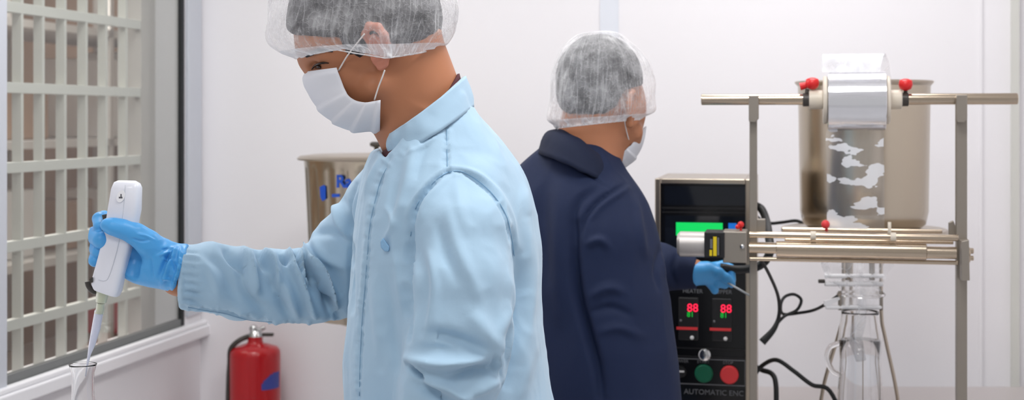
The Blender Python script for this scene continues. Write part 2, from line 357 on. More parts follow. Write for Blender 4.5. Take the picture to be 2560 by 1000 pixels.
M = dict(
  wall=mat('wall_paint', srgb(242,240,243), 0.55, bump=(60, .05)),
  ceil=mat('ceiling_paint', srgb(240,240,240), 0.8),
  floor=mat('floor_vinyl', srgb(200,200,202), 0.3, var=(8,.06)),
  trim=mat('white_trim', srgb(240,240,243), 0.35),
  alu=mat('window_jamb_grey', srgb(202,206,214), 0.4),
  strip=mat('pale_strip', srgb(228,232,240), 0.4),
  seal=mat('black_gasket', srgb(40,42,44), 0.6),
  greyseal=mat('grey_gasket', srgb(120,122,122), 0.6),
  pane=None,
  lattice=mat('lattice_white', srgb(214,214,208), 0.5),
  beige=mat('next_room_beige', srgb(165,136,114), 0.8, var=(3,.25)),
  nextwall=mat('next_room_wall', srgb(196,192,188), 0.8),
  skin=mat('skin', srgb(180,120,86), 0.5, bump=(260,.12,.0006), var=(14,.08), sss=.06),
  ear=mat('ear_skin', srgb(205,135,112), 0.5, sss=.1),
  hair=mat('black_hair', srgb(24,24,28), 0.6, bump=(220,.8,.003), stretch=(1,1,3)),
  coat=mat('light_blue_cotton', srgb(168,199,221), 0.75, bump=(28,.25,.004), var=(5,.03), sheen=.25),
  coatdark=mat('light_blue_seam', srgb(140,182,216), 0.8, bump=(160,.5,.002)),
  seamline=mat('seam_thread', srgb(138,175,203), 0.9),  # seam thread a little darker than the coat cloth
  navy=mat('navy_cotton', srgb(11,28,62), 0.8, bump=(26,.25,.004)),
  navyc=mat('navy_collar_cotton', srgb(9,22,50), 0.8, bump=(60,.3,.002)),
  maroon=mat('maroon_shirt', srgb(82,42,48), 0.85),
  glove=mat('blue_nitrile', srgb(80,168,232), 0.38, bump=(90,.25,.0015)),
  mask=mat('mask_cloth', srgb(226,228,234), 0.85, bump=(500,.15,.0005)),
  elastic=mat('white_elastic', srgb(236,232,228), 0.7),
  capw=film('bouffant_nonwoven', (.93,.93,.95), .20, .32, 105, warp=1.6, rough=.6, width=.06, gather=.24),
  capf=film('bouffant_gathers', (.95,.94,.95), .60, .7, 120, warp=.3, rough=.6, gather=.4),
  trousers=mat('dark_trousers', srgb(40,44,54), 0.8, bump=(30,.3)),
  shoe=mat('white_shoe', srgb(225,225,225), 0.5),
  plastic=mat('pipette_plastic', srgb(232,234,242), 0.32, coat=.2),
  plastic2=mat('pipette_label_white', srgb(246,246,248), 0.4),
  darkplas=mat('dark_plastic', srgb(62,58,54), 0.4),
  ink=mat('grey_ink', srgb(90,90,95), 0.6),
  nozzle=mat('pale_green_plastic', srgb(214,220,196), 0.3, trans=.25),
  tip=mat('tip_plastic', srgb(224,228,244), 0.25, trans=.35),
  glass=mat('clear_glass', (1,1,1), 0.02, trans=1, ior=1.46),
  rod=mat('glass_rod', srgb(205,210,214), 0.2, trans=.3),
  steel=mat('brushed_steel', srgb(186,174,158), 0.3, 1, bump=(140,.06,.001), stretch=(1,1,.05)),
  steelh=mat('brushed_steel_tube', srgb(196,180,160), 0.2, 1, bump=(140,.05,.001), stretch=(.05,1,1)),
  pot=mat('pot_steel', srgb(190,178,160), 0.24, 1, var=(5,.06), stretch=(1,1,.1)),
  plate=mat('machine_grey_steel', srgb(156,148,138), 0.42, .7),
  motor=mat('motor_cast', srgb(205,200,196), 0.35, .5),
  bench=mat('bench_steel', srgb(205,198,196), 0.35, .6),
  black=mat('black_panel', srgb(14,15,18), 0.22),
  blackm=mat('black_frame', srgb(30,30,32), 0.4),
  dglass=mat('dark_glass', srgb(22,26,34), 0.08),
  cable=mat('black_cable', srgb(28,30,32), 0.5),
  cream=mat('cream_nylon', srgb(222,212,196), 0.4),
  yellow=mat('yellow_label', srgb(232,206,30), 0.5),
  red=mat('red_plastic', srgb(222,38,40), 0.35),
  redpaint=mat('red_enamel', srgb(176,8,20), 0.28, coat=.3),
  bluel=mat('blue_label', srgb(60,70,150), 0.5),
  bluep=mat('blue_print', srgb(20,80,190), 0.5),
  green=mat('green_button', srgb(14,100,72), 0.4),
  redb=mat('red_button', srgb(224,62,66), 0.4),
  lcd=mat('green_lcd', srgb(10,200,90), 0.4, emis=(srgb(10,220,100), .55)),
  ledr=mat('red_led', srgb(240,30,60), 0.4, emis=(srgb(255,40,80), 1.2)),
  ledg=mat('green_led', srgb(20,170,60), 0.4, emis=(srgb(20,200,60), .6)),
  bluel2=mat('blue_indicator', srgb(20,110,200), 0.4, emis=(srgb(20,110,210), .4)),
  ptext=mat('panel_print', srgb(110,112,116), 0.6),
  white=mat('white_paint', srgb(235,235,235), 0.5),
  foil=mat('clear_film_roll', srgb(232,232,236), 0.16, .75, coat=.5, bump=(30,.3,.003), stretch=(.1,1,3)),
  filmroll=mat('film_roll_lower', srgb(214,200,186), 0.25, .2, coat=.5),
  sheet=film('clear_film', (.95,.96,1), .10, .72, 30, blobs=.52, stretch=(1,1,2.2), rough=.15),
  clear=film('clear_film_plain', (.95,.96,1), .26, .46, 14, warp=2.0, rough=.1, width=.03),
  chrome=mat('chrome', srgb(200,200,200), 0.2, 1),
  lampm=mat('lamp_diffuser', (1,1,1), .5, emis=((1,1,1), 3)),
  water=mat('water', (.96,.98,1), 0.0, trans=1, ior=1.33),
  eye=mat('eye_dark', srgb(40,26,20), 0.2),
)
def pane_mat():
    m = bpy.data.materials.new('window_glass'); m.use_nodes = True; nt = m.node_tree; nt.nodes.remove(nt.nodes['Principled BSDF'])
    g = nt.nodes.new('ShaderNodeBsdfGlossy'); g.inputs['Roughness'].default_value = 0.02; t = nt.nodes.new('ShaderNodeBsdfTransparent'); t.inputs[0].default_value = (.94,.95,.94,1)
    lw = nt.nodes.new('ShaderNodeLayerWeight'); lw.inputs[0].default_value = 0.5; mx = nt.nodes.new('ShaderNodeMixShader'); L = nt.links
    pw = nt.nodes.new('ShaderNodeMath'); pw.operation = 'POWER'; pw.inputs[1].default_value = 3.2; L.new(lw.outputs['Facing'], pw.inputs[0])
    fr = nt.nodes.new('ShaderNodeMath'); fr.operation = 'MULTIPLY_ADD'; fr.inputs[1].default_value = 0.5; fr.inputs[2].default_value = 0.03; L.new(pw.outputs[0], fr.inputs[0])
    L.new(fr.outputs[0], mx.inputs[0]); L.new(t.outputs[0], mx.inputs[1]); L.new(g.outputs[0], mx.inputs[2]); L.new(mx.outputs[0], nt.nodes['Material Output'].inputs[0]); return m
M['pane'] = pane_mat()
def text_obj(name, txt, size, loc, matl, parent, depth=0.0006, wrap=None, base=None, bold=0):
    """raised lettering facing -Y, left end at loc; wrap=(cx, cy, r) lays it round an upright cylinder"""
    cu = bpy.data.curves.new('t', 'FONT'); cu.body = txt; cu.size = size; cu.extrude = depth; cu.offset = size*bold; cu.resolution_u = 3
    to = bpy.data.objects.new('t', cu); C.objects.link(to); bpy.context.view_layer.update()
    me = to.evaluated_get(bpy.context.evaluated_depsgraph_get()).to_mesh()
    V = [v.co.copy() for v in me.vertices]; Fc = [list(p.vertices) for p in me.polygons]
    to.evaluated_get(bpy.context.evaluated_depsgraph_get()).to_mesh_clear(); bpy.data.objects.remove(to); bpy.data.curves.remove(cu)
    out = []
    for v in V:
        if wrap:
            cx, cy, r = wrap; a0 = math.asin((loc[0]-cx)/r); a = a0+v.x/r; rr = r+v.z+depth*.5
            out.append((cx+rr*math.sin(a), cy-rr*math.cos(a), loc[2]+v.y))
        else: out.append((loc[0]+v.x, loc[1]-v.z, loc[2]+v.y))
    return mesh_obj(name, out, Fc, matl, parent, base, smooth=False)
# ------------------------------------------------------------------ the room
X0, KW = -1.837, 0.2057
DW = Vector((0.2015, 0.9795, 0)); NW = Vector((0.9795, -0.2015, 0))
def W(Y, off, z): return Vector((X0+KW*Y, Y, 0))+NW*off+Vector((0, 0, z))
def Yat(px, off=0):
    k = (px-1280)/F; nx, ny = NW.x*off, NW.y*off
    return (X0+nx-k*ny)/(k-KW)
def wallbox(mb, Y0, Y1, o0, o1, z0, z1):
    return mb.add([W(Y0,o0,z0), W(Y1,o0,z0), W(Y1,o1,z0), W(Y0,o1,z0), W(Y0,o0,z1), W(Y1,o0,z1), W(Y1,o1,z1), W(Y0,o1,z1)],
                  [(0,1,2,3),(7,6,5,4),(4,5,1,0),(5,6,2,1),(6,7,3,2),(7,4,0,3)])
YC = 4.29; C0 = W(YC, 0, 0)
def B(u, off, z): return C0+NW*u-DW*off+Vector((0, 0, z))       # back wall, off > 0 into the room
def Uat(px, off=0):
    k = (px-1280)/F; c = C0-DW*off; return (k*c.y-c.x)/(NW.x-k*NW.y)
def backbox(mb, u0, u1, o0, o1, z0, z1):
    return mb.add([B(u0,o1,z0), B(u1,o1,z0), B(u1,o0,z0), B(u0,o0,z0), B(u0,o1,z1), B(u1,o1,z1), B(u1,o0,z1), B(u0,o0,z1)],
                  [(3,2,1,0),(4,5,6,7),(0,1,5,4),(1,2,6,5),(2,3,7,6),(3,0,4,7)])
H = 2.7; UR = 2.95
def struct(mb, name, m, parent=None, **k):
    o = mb.build(name, m, parent, **k)
    if parent is None: o['kind'] = 'structure'
    return o
mb = MB(); a, b = W(-2.2, 0, 0), W(YC+.2, 0, 0)
mb.add([W(-2.2,-2.2,-.1), B(UR+.3,.0,-.1)-DW*6.5, B(UR+.3,-.3,-.1), W(YC+.3,-2.2,-.1), W(-2.2,-2.2,0), B(UR+.3,0,0)-DW*6.5, B(UR+.3,-.3,0), W(YC+.3,-2.2,0)],
       [(3,2,1,0),(4,5,6,7),(0,1,5,4),(1,2,6,5),(2,3,7,6),(3,0,4,7)])
struct(mb, 'floor', M['floor'], smooth=False)
mb = MB()
mb.add([W(-1.2,-2.2,H), B(UR+.3,0,H)-DW*5.5, B(UR+.3,-.3,H), W(YC+.3,-2.2,H), W(-1.2,-2.2,H+.1), B(UR+.3,0,H+.1)-DW*5.5, B(UR+.3,-.3,H+.1), W(YC+.3,-2.2,H+.1)],
       [(3,2,1,0),(4,5,6,7),(0,1,5,4),(1,2,6,5),(2,3,7,6),(3,0,4,7)])
struct(mb, 'ceiling', M['ceil'], smooth=False)
mb = MB(); backbox(mb, -.12, UR+.12, -.12, 0, 0, H); struct(mb, 'wall_back', M['wall'], smooth=False)
mb = MB(); backbox(mb, UR, UR+.12, 0, 5.5, 0, H); struct(mb, 'wall_right', M['wall'], smooth=False)
YA, YB_ = Yat(6), Yat(462); ZB, ZT = .893, 2.35
mb = MB()
wallbox(mb, -1.2, YA, -.12, 0, 0, H); wallbox(mb, YA, YB_, -.12, 0, 0, ZB-.02); wallbox(mb, YA, YB_, -.12, 0, ZT, H); wallbox(mb, YB_, YC, -.12, 0, 0, H)
struct(mb, 'wall_left', M['wall'], smooth=False)
# window in the left wall: gasketed pane, jambs and sill
win = empty('window_1', W((YA+YB_)/2, -.03, ZB)); win['kind'] = 'structure'
mb = MB(); wallbox(mb, Yat(463), Yat(496), 0, .012, .905, ZT+.04); wallbox(mb, YA-.06, YA+.002, 0, .012, .86, ZT+.04); wallbox(mb, YA, Yat(496), 0, .012, ZT, ZT+.04)
mb.build('window_frame', M['alu'], win, smooth=False, bevel=.003)
mb = MB(); wallbox(mb, YA-.06, Yat(505), 0, .03, .835, .868); wallbox(mb, YA-.06, Yat(505), 0, .022, .868, .882)
mb.build('window_sill', M['trim'], win, smooth=False, bevel=.004)
mb = MB(); wallbox(mb, YA, Yat(456), -.022, -.004, ZB-.02, ZB+.0085); mb.build('lower_gasket', M['greyseal'], win, smooth=False)
mb = MB(); wallbox(mb, Yat(456), YB_, -.014, -.001, ZB-.01, ZT); wallbox(mb, YA, YB_, -.03, .0, ZT-.02, ZT); mb.build('side_gasket', M['seal'], win, smooth=False)
mb = MB(); wallbox(mb, YA, YB_, -.012, -.009, ZB, ZT-.005); mb.build('glass_pane', M['pane'], win, smooth=False)
# trims on the back wall
for i, (p0, p1, o, m) in enumerate([(1500, 1546, .004, M['strip']), (2447, 2456, .006, M['wall']), (2529, 2549, .022, M['lattice'])]):
    mb = MB(); backbox(mb, Uat(p0, o), Uat(p1, o), 0, o, 0, H); struct(mb, 'trim_%d' % (i+1), m, smooth=False)
mb = MB(); backbox(mb, 0, UR, 0, .012, 0, .09); struct(mb, 'baseboard_back', M['trim'], smooth=False)
# ceiling lamps
for i, (x, y) in enumerate(LAMPS):
    r = empty('ceiling_lamp' if not i else 'ceiling_lamp.%03d' % i, (x, y, H))
    tag(r, 'square white flush ceiling lamp above '+['the space before the light blue coat', 'the steel workbench', 'the far end of the window', 'the camera side by the right wall', 'the camera side by the left wall'][i], 'lamp', 'square ceiling lamps')
    f = MB(); f.box((x-.31, y-.31, 2.672), (x+.31, y+.31, H)); f.build('lamp_frame', M['white'], r, smooth=False)
    f = MB(); f.box((x-.29, y-.29, 2.664), (x+.29, y+.29, 2.672)); f.build('diffuser', M['lampm'], r, smooth=False)
# the room beyond the window
mb = MB(); wallbox(mb, -1.2, 6.7, -2.2, -2.1, 0, H); struct(mb, 'wall_next_room', M['beige'], smooth=False)
mb = MB(); wallbox(mb, 6.5, 6.6, -2.1, -.12, 0, H); struct(mb, 'wall_next_room_end', M['beige'], smooth=False)
mb = MB(); wallbox(mb, YC+.3, 6.7, -2.2, 0, -.1, 0); struct(mb, 'floor_next_room', M['floor'], smooth=False)
mb = MB(); wallbox(mb, YC+.3, 6.7, -2.2, 0, H, H+.1); struct(mb, 'ceiling_next_room', M['ceil'], smooth=False)
mb = MB(); wallbox(mb, YC, 6.6, -.12, 0, 0, H); struct(mb, 'wall_next_room_side', M['nextwall'], smooth=False)
gr = empty('lattice_screen', W(3.3, -.07, 0))
tag(gr, 'white lattice screen of tall rectangular openings behind the window glass', 'screen')
mb = MB(); of = -.075; dep = .022
for z in [1.964+.194, 1.964, 1.77, 1.574, 1.379, 1.187, .996, .80]: wallbox(mb, 2.9, Yat(352, of), of-dep, of, z-.013, z+.013)
mb.build('cross_bar', M['lattice'], gr, smooth=False, bevel=.001)
mb = MB(); ys = [Yat(p, of) for p in (4, 57, 110, 165, 218, 268, 318)]
for y in ys: wallbox(mb, y-.006, y+.005, of-dep-.004, of-.001, 0, 2.17)
mb.build('upright_slat', M['lattice'], gr, smooth=False)
mb = MB(); wallbox(mb, Yat(352, of), Yat(372, of), of-.06, of+.002, 0, H); wallbox(mb, Yat(372, of), YC, of-.045, of-.02, 0, H)
struct(mb, 'wall_next_room_pier', M['nextwall'], smooth=False)
# shelf with pale goods beyond the lattice
rk = empty('storage_rack', W(5.6, -1.2, 0)); tag(rk, 'blurred pale storage rack seen through the window lattice', 'rack')
mb = MB()
for z in (.5, .95, 1.4, 1.85): wallbox(mb, 4.8, 6.4, -1.5, -1.0, z-.015, z+.015)
for y in (4.8, 5.6, 6.37):
    for o in (-1.5, -1.03): wallbox(mb, y, y+.03, o, o+.03, 0, 2.1)
mb.build('rack_frame', M['nextwall'], rk, smooth=False)
for i, (y, z, wd, h, m) in enumerate([(4.95,.965,.25,.26,'white'), (5.45,.965,.2,.2,'beige'), (6.12,.515,.14,.16,'redb'), (5.95,.965,.2,.22,'white'), (5.0,1.415,.3,.22,'beige'), (5.75,1.415,.16,.34,'white'), (6.05,1.415,.16,.38,'white')]):  # two tall white boxes added to imitate bright reflections in the window pane
    mb = MB(); wallbox(mb, y, y+wd, -1.4, -1.1, z, z+h)
    o = mb.build('storage_box', M[m], base=W(y+wd/2, -1.25, z), smooth=False, bevel=.01)
    tag(o, ['white box at the near end of the middle rack shelf', 'beige box second along the middle rack shelf', 'small red box on the lowest rack shelf behind the window lattice', 'white box at the far end of the middle rack shelf',
            'wide beige box on the upper rack shelf', 'tall white box imitating a pane reflection, second from the far end of the upper rack shelf', 'tall white box imitating a pane reflection, at the far end of the upper rack shelf'][i], 'box', 'boxes on the rack beyond the window')
# ------------------------------------------------------------------ far pot on its pedestal, fire extinguisher
YP = 3.7; c = P(941, 395, YP); R0 = 178/F*YP; zt = c.z; zb = P(0, 792, YP).z
pt = empty('steel_pot', (c.x, YP, zb)); tag(pt, 'steel pot with a lid and blue printing behind the outstretched sleeve', 'pot')
mb = MB(); mb.lathe((c.x, YP, zb), [(.02,0),(R0*.86,0),(R0*.9,.02),(R0*.995,zt-zb-.03),(R0,zt-zb-.02),(R0+.002,zt-zb)], n=144)
for i_, v_ in enumerate(mb.v):          # added ribs that shape the reflections into upright light and dark stripes
    k_ = i_//144
    if 2 <= k_ <= 3: a_ = (i_%144)/144*2*math.pi; q_ = 1-.03*max(0, math.sin(a_*22+.8*math.sin(a_*5)))**.8; mb.v[i_] = (c.x+(v_[0]-c.x)*q_, YP+(v_[1]-YP)*q_, v_[2])
mb.v = mb.v; mb.build('pot_body', M['pot'], pt, angle=50)
mb = MB(); mb.lathe((c.x, YP, zt-.004), [(R0+.018,0),(R0+.02,.004),(R0+.012,.010),(R0-.02,.014),(.04,.017),(.02,.018)], n=72); mb.build('pot_lid', M['steel'], pt, angle=50)
mb = MB(); mb.lathe((c.x, YP, zt+.012), [(.006,0),(.006,.016),(.017,.02),(.018,.027),(.012,.031)], n=20); mb.build('lid_knob', M['darkplas'], pt)
a = P(842, 467, YP-R0*.8); text_obj('brand_print', 'Rac', .044, (a.x, 0, a.z), M['bluep'], pt, wrap=(c.x, YP, R0*.99), bold=.03)
mb = MB()
def onpot(px, py):
    x = (px-941)/F*(YP-.12); r = R0*.982; return (c.x+x, YP-math.sqrt(max(r*r-x*x, 0))-.0015, P(0, py, YP-.14).z)
mb.add([onpot(812, 468), onpot(824, 462), onpot(829, 466), onpot(829, 498), onpot(820, 503), onpot(814, 494)], [(0,5,4,3,2,1)])
mb.build('emblem_print', M['bluep'], pt, smooth=False)
mb = MB().add([onpot(846, 484), onpot(866, 483), onpot(866, 491), onpot(846, 492)], [(0,3,2,1)]); mb.build('bar_print', M['bluep'], pt, smooth=False)
pd = empty('pot_pedestal', (c.x, YP, 0)); tag(pd, 'slim steel pedestal under the lidded pot, hidden behind the person in light blue', 'stand')
mb = MB(); mb.cyl((c.x, YP, .02), (c.x, YP, zb-.012), .035); mb.build('column', M['steel'], pd, angle=40)
mb = MB(); mb.cyl((c.x, YP, zb-.014), (c.x, YP, zb), .1, n=48); mb.build('top_plate', M['steel'], pd, angle=40)
mb = MB(); mb.cyl((c.x, YP, 0), (c.x, YP, .02), .18, n=48); mb.build('base_plate', M['steel'], pd, angle=40)

YE = 4.13; c = P(638, 850, YE); re = 63/F*YE; z1 = c.z; z0 = z1-.52
ex = empty('fire_extinguisher', (c.x, YE, z0)); tag(ex, 'red fire extinguisher hanging on the white back wall below the sleeve', 'fire extinguisher')
g = lambda py: P(0, py, YE).z
mb = MB(); mb.lathe((c.x, YE, z0), [(.02,.012),(re*.8,0),(re,.03),(re,g(885)-z0),(re*.98,g(876)-z0),(re*.88,g(868)-z0),(re*.6,g(862)-z0),(re*.34,g(858)-z0),(.022,g(853)-z0),(.022,g(842)-z0)], n=56); mb.build('cylinder', M['redpaint'], ex, angle=60)
mb = MB(); mb.lathe((c.x, YE, g(844)), [(.021,0),(.023,.004),(.019,.012),(.014,.02)], n=24); v0 = P(627, 838, YE); mb.box((v0.x-.005, YE-.012, g(841)), (v0.x+.035, YE+.012, g(832))); mb.build('valve', M['chrome'], ex, angle=40)
mb = MB(); a = P(640, 838, YE); b = P(684, 837, YE); mb.box((a.x, YE-.009, b.z-.004), (b.x, YE+.009, b.z+.005)); mb.build('carry_handle', M['darkplas'], ex, smooth=False, bevel=.002)
mb = MB(); mb.tube([P(641, 835, YE), P(648, 826, YE), P(662, 818, YE)], .006, n=8); mb.build('squeeze_lever', M['chrome'], ex)
mb = MB(); mb.lathe(P(634, 822, YE), [(.003,-.01),(.012,-.004),(.012,.004),(.003,.01)], (0,1,.2), 20); mb.build('pull_ring', M['chrome'], ex)
mb = MB(); mb.tube([P(630, 838, YE), P(600, 850, YE-.02), P(577, 872, YE-.02), P(574, 905, YE-.01), P(571, 960, YE-.01), P(568, 1100, YE-.01)], .0075, n=10); mb.build('hose', M['darkplas'], ex)
mb = MB(); n = 14; vs = []; fs = []
for i in range(n+1):
    for j in range(13):
        an = math.radians(20+58*i/n); rr = re+.0008; hh = g(965)+(g(925)-g(965))*(j/12)
        vs.append((c.x+rr*math.sin(an), YE-rr*math.cos(an), hh))
for i in range(n):
    for j in range(12):
        if ((i+.5)/n-1)**2+((j+.5)/12-.1)**2 < .92: q = i*13+j; fs.append((q, q+13, q+14, q+1))
mb.add(vs, fs); mb.build('round_label', M['bluel'], ex, smooth=False)
bk = B(Uat(638), 0, 0); mb = MB(); mb.box((c.x-.02, YE+re-.004, z1-.16), (c.x+.02, bk.y-.014, z1-.10)); mb.build('wall_bracket', M['chrome'], ex, smooth=False)

# ------------------------------------------------------------------ bench at the right
zb2 = P(0, 966, 3.66).z
bn = empty('steel_workbench', (1.15, 3.2, 0)); tag(bn, 'low steel workbench along the back wall carrying the sealing machine', 'workbench')
mb = MB(); mb.box((.36, 2.72, zb2-.03), (1.5, 3.66, zb2)); mb.build('worktop', M['bench'], bn, smooth=False, bevel=.003)
for x in (.38, 1.44):
    for y in (2.76, 3.58):
        mb = MB(); mb.box((x, y, 0), (x+.04, y+.04, zb2-.03)); mb.build('leg', M['steel'], bn, smooth=False)
# ------------------------------------------------------------------ control cabinet
YK = 3.14; k0, k1 = 1637, 1884
cb = empty('control_cabinet', (P(1760, 0, YK).x, YK, zb2)); tag(cb, 'black-fronted steel control cabinet with a green display and push buttons', 'control cabinet')
mb = MB(); a = P(k0, 447, YK); b = P(k1, 0, YK); D = .3
x0, x1, zt = a.x, b.x, a.z; t = .013
mb.box((x0, YK, zb2), (x0+t, YK+D, zt)); mb.box((x1-.02, YK, zb2), (x1, YK+D, zt)); mb.box((x0+t, YK, zt-.012), (x1-.02, YK+D, zt)); mb.box((x0+t, YK+.02, zb2), (x1-.02, YK+D, zt-.012))
mb.build('housing', M['steel'], cb, smooth=False, bevel=.002)
mb = MB(); mb.pbox(1652, 459, 1866, 1040, YK+.006, .014); mb.build('front_panel', M['black'], cb, smooth=False)
yp = YK+.004
def kpart(name, m, x0, y0, x1, y1, parent=cb, d=.004, yy=None, bev=0): return MB().pbox(x0, y0, x1, y1, yp if yy is None else yy, d).build(name, M[m], parent, smooth=False, bevel=bev)
kpart('upper_window', 'dglass', 1660, 466, 1862, 513)
kpart('divider_strip', 'blackm', 1654, 519, 1864, 523); kpart('divider_strip.001', 'blackm', 1654, 530, 1864, 533)
kpart('display_surround', 'dglass', 1662, 540, 1862, 640)
kpart('green_display', 'lcd', 1690, 557, 1806, 590, yy=yp-.003)
kpart('blue_indicator', 'bluel2', 1820, 557, 1840, 573, yy=yp-.003)
# inner frame round the regulators
fr = MB()
for r in ((1655, 700, 1657.5, 872), (1862, 700, 1864.5, 872), (1655, 870, 1864, 873), (1655, 891, 1864, 894)): fr.pbox(*r, yp-.001, .004)
fr.build('panel_outline', M['blackm'], cb, smooth=False)
for i, xo in enumerate((0, 83)):
    rg = kpart('temperature_regulator', 'blackm', 1697+xo, 745, 1746+xo, 852, yy=yp-.006, d=.010, bev=.002)
    yy = yp-.0075
    for q, (tt, sz, m, X, Y_) in enumerate([('88', .026, 'ledr', 1718, 780), ('81', .016, 'ledg', 1718, 793)]):
        a = P(X+xo, Y_, yy); text_obj('digits', tt, sz, (a.x, yy, a.z), M[m], rg)
    MB().pbox(1692+xo, 819, 1745+xo, 826, yy, .002).build('red_stripe', M['redb'], rg, smooth=False)
    MB().lathe(P(1731+xo, 845, yy), [(.0045, 0), (.004, .004)], (0,-1,0), 16).build('set_knob', M['white'], rg)
    MB().lathe(P(1703+xo, 803, yy), [(.003, 0), (.002, .002)], (0,-1,0), 12).build('pilot_dot', M['ptext'], rg)
    a = P(1706+xo, 733, yp); text_obj('caption', 'HEATER' if i == 0 else 'UPPER', .0125, (a.x, yp-.001, a.z), M['ptext'], cb)
lk = MB().lathe(P(1761, 886, yp), [(.0135,0),(.0135,.007),(.011,.009),(.002,.009)], (0,-1,0), 28).build('key_lock', M['chrome'], cb, angle=40)
fr = MB()
for r in ((1665, 897, 1862, 899.5), (1665, 960, 1862, 962.5), (1665, 897, 1667.5, 962), (1859.5, 897, 1862, 962)): fr.pbox(*r, yp-.001, .004)
fr.build('button_outline', M['ptext'], cb, smooth=False)
sw = MB().lathe(P(1700, 931, yp), [(.014,0),(.013,.008),(.002,.009)], (0,-1,0), 28).build('selector_switch', M['blackm'], cb, angle=40)
MB().pbox(1696, 929, 1712, 933, yp-.0105, .003).build('pointer', M['white'], sw, smooth=False)
MB().lathe(P(1759, 933, yp), [(.0205,0),(.0205,.006),(.018,.009),(.002,.009)], (0,-1,0), 36).build('green_push_button', M['green'], cb, angle=40)
MB().lathe(P(1822, 934, yp), [(.0205,0),(.0205,.006),(.018,.009),(.002,.009)], (0,-1,0), 36).build('red_push_button', M['redb'], cb, angle=40)
for tx, X, Y_, sz in (('POWER', 1684, 908, .0095), ('START', 1742, 908, .0095), ('STOP', 1806, 908, .0095), ('AUTOMATIC ENC', 1709, 986, .0165)):
    a = P(X, Y_, yp); text_obj('caption', tx, sz, (a.x, yp-.0012, a.z), M['ptext'], cb)

# ------------------------------------------------------------------ sealing machine frame
YM = 2.85
mc = empty('sealing_machine', (P(2140, 0, YM).x, YM, zb2)); tag(mc, 'steel film sealing machine frame with a cross tube and motorised rollers', 'machine')
mr = F/YM
def rod(name, x0, x1, y, r, m='steelh', dy=0, parent=mc, ch=.001): return MB().cyl(P(x0, y, YM+dy), P(x1, y, YM+dy), r/mr, ch=ch, n=32).build(name, M[m], parent, angle=40)
rod('cross_tube', 1745, 2535, 248, 14)
for x0, x1 in ((1870, 1889), (2387, 2413)):
    a = P(x0, 262, YM); b = P(x1, 0, YM)
    MB().box((a.x, YM-.006, zb2), (b.x, YM+.02, P(0, 240, YM).z)).build('post', M['plate'], mc, smooth=False, bevel=.001)
for x0, x1, xs in ((1869, 1894, 1), (2384, 2410, -1)):
    MB().prism([tuple(P(*q, YM).xz) for q in ((x0, 238), (x1, 238), (x1, 296), (x1-8, 306), (x0+2, 306), (x0, 300))], YM-.03, YM-.004).build('tube_holder', M['plate'], mc, smooth=False, bevel=.0015)
MB().prism([tuple(P(*q, YM).xz) for q in ((1868, 552), (1910, 552), (1910, 588), (1868, 588))], YM+.0, YM+.03).build('left_bracket', M['plate'], mc, smooth=False, bevel=.001)
MB().prism([tuple(P(*q, YM).xz) for q in ((2372, 556), (2383, 550), (2398, 590), (2412, 600), (2372, 600))], YM+.022, YM+.034).build('right_bracket', M['plate'], mc, smooth=False, bevel=.001)
# motor and gear box
MB().cyl(P(1690, 618, YM-.03), P(1772, 618, YM-.03), 32/mr, ch=.006, n=48).build('motor', M['motor'], mc, angle=40)
gb = MB().pbox(1769, 586, 1822, 652, YM-.065, .07).build('gear_housing', M['blackm'], mc, smooth=False, bevel=.002)
MB().pbox(1784, 596, 1812, 648, YM-.0665, .002).build('rating_plate', M['black'], gb, smooth=False)
lb = MB().pbox(1793, 598, 1802, 647, YM-.0675, .001).pbox(1783.5, 632, 1790, 647, YM-.0675, .001); lb.build('yellow_marking', M['yellow'], gb, smooth=False)
MB().pbox(1785, 604, 1791, 628, YM-.0675, .001).pbox(1804, 600, 1808, 645, YM-.0675, .001).build('grey_marking', M['ptext'], gb, smooth=False)
MB().pbox(1816, 584, 1878, 664, YM-.06, .07).build('end_block', M['plate'], mc, smooth=False, bevel=.002)
MB().ball(P(1867, 622, YM-.062), 6/mr, 16, (1,.6,1)).build('bolt_head', M['chrome'], mc)
MB().cyl(P(1855, 592, YM-.03), P(1855, 560, YM-.03), .0025, n=10).ball(P(1855, 566, YM-.03), .007, 14).ball(P(1848, 572, YM-.035), .005, 12).build('red_lever', M['red'], mc)
rod('guide_rod', 1876, 2400, 591, 8, dy=-.03); rod('guide_rod.001', 1876, 2398, 652, 5.5, dy=-.025); rod('guide_rod.002', 1946, 2345, 576, 6, dy=.03); rod('guide_rod.003', 1960, 2380, 602, 5, dy=.0)
rod('roller_shaft', 1876, 1950, 624, 14, dy=-.03); rod('roller', 1946, 2322, 626, 20, dy=-.03); rod('roller_shaft.001', 2320, 2396, 628, 15, dy=-.03)
MB().prism([tuple(P(*q, YM).xz) for q in ((2393, 594), (2411, 590), (2413, 688), (2393, 690))], YM-.05, YM+.0).build('end_bearing', M['plate'], mc, smooth=False, bevel=.001)
rod('end_nut', 2411, 2428, 632, 19, dy=-.03, m='steelh'); rod('end_nut.001', 2426, 2437, 622, 7, dy=-.03); rod('end_nut.002', 2426, 2437, 640, 6, dy=-.03)
for x in (2040, 2240):
    rod('rod_clip', x-7, x+7, 591, 11, m='cream', dy=-.03, ch=.0005)
MB().cyl(P(2231, 590, YM-.03), P(2231, 554, YM-.03), .0035, n=12).build('upright_pin', M['cream'], mc)
MB().cyl(P(2066, 580, YM), P(2066, 565, YM), .003, n=10).ball(P(2066, 562, YM-.01), .009, 16).build('clamp_knob', M['redb'], mc)
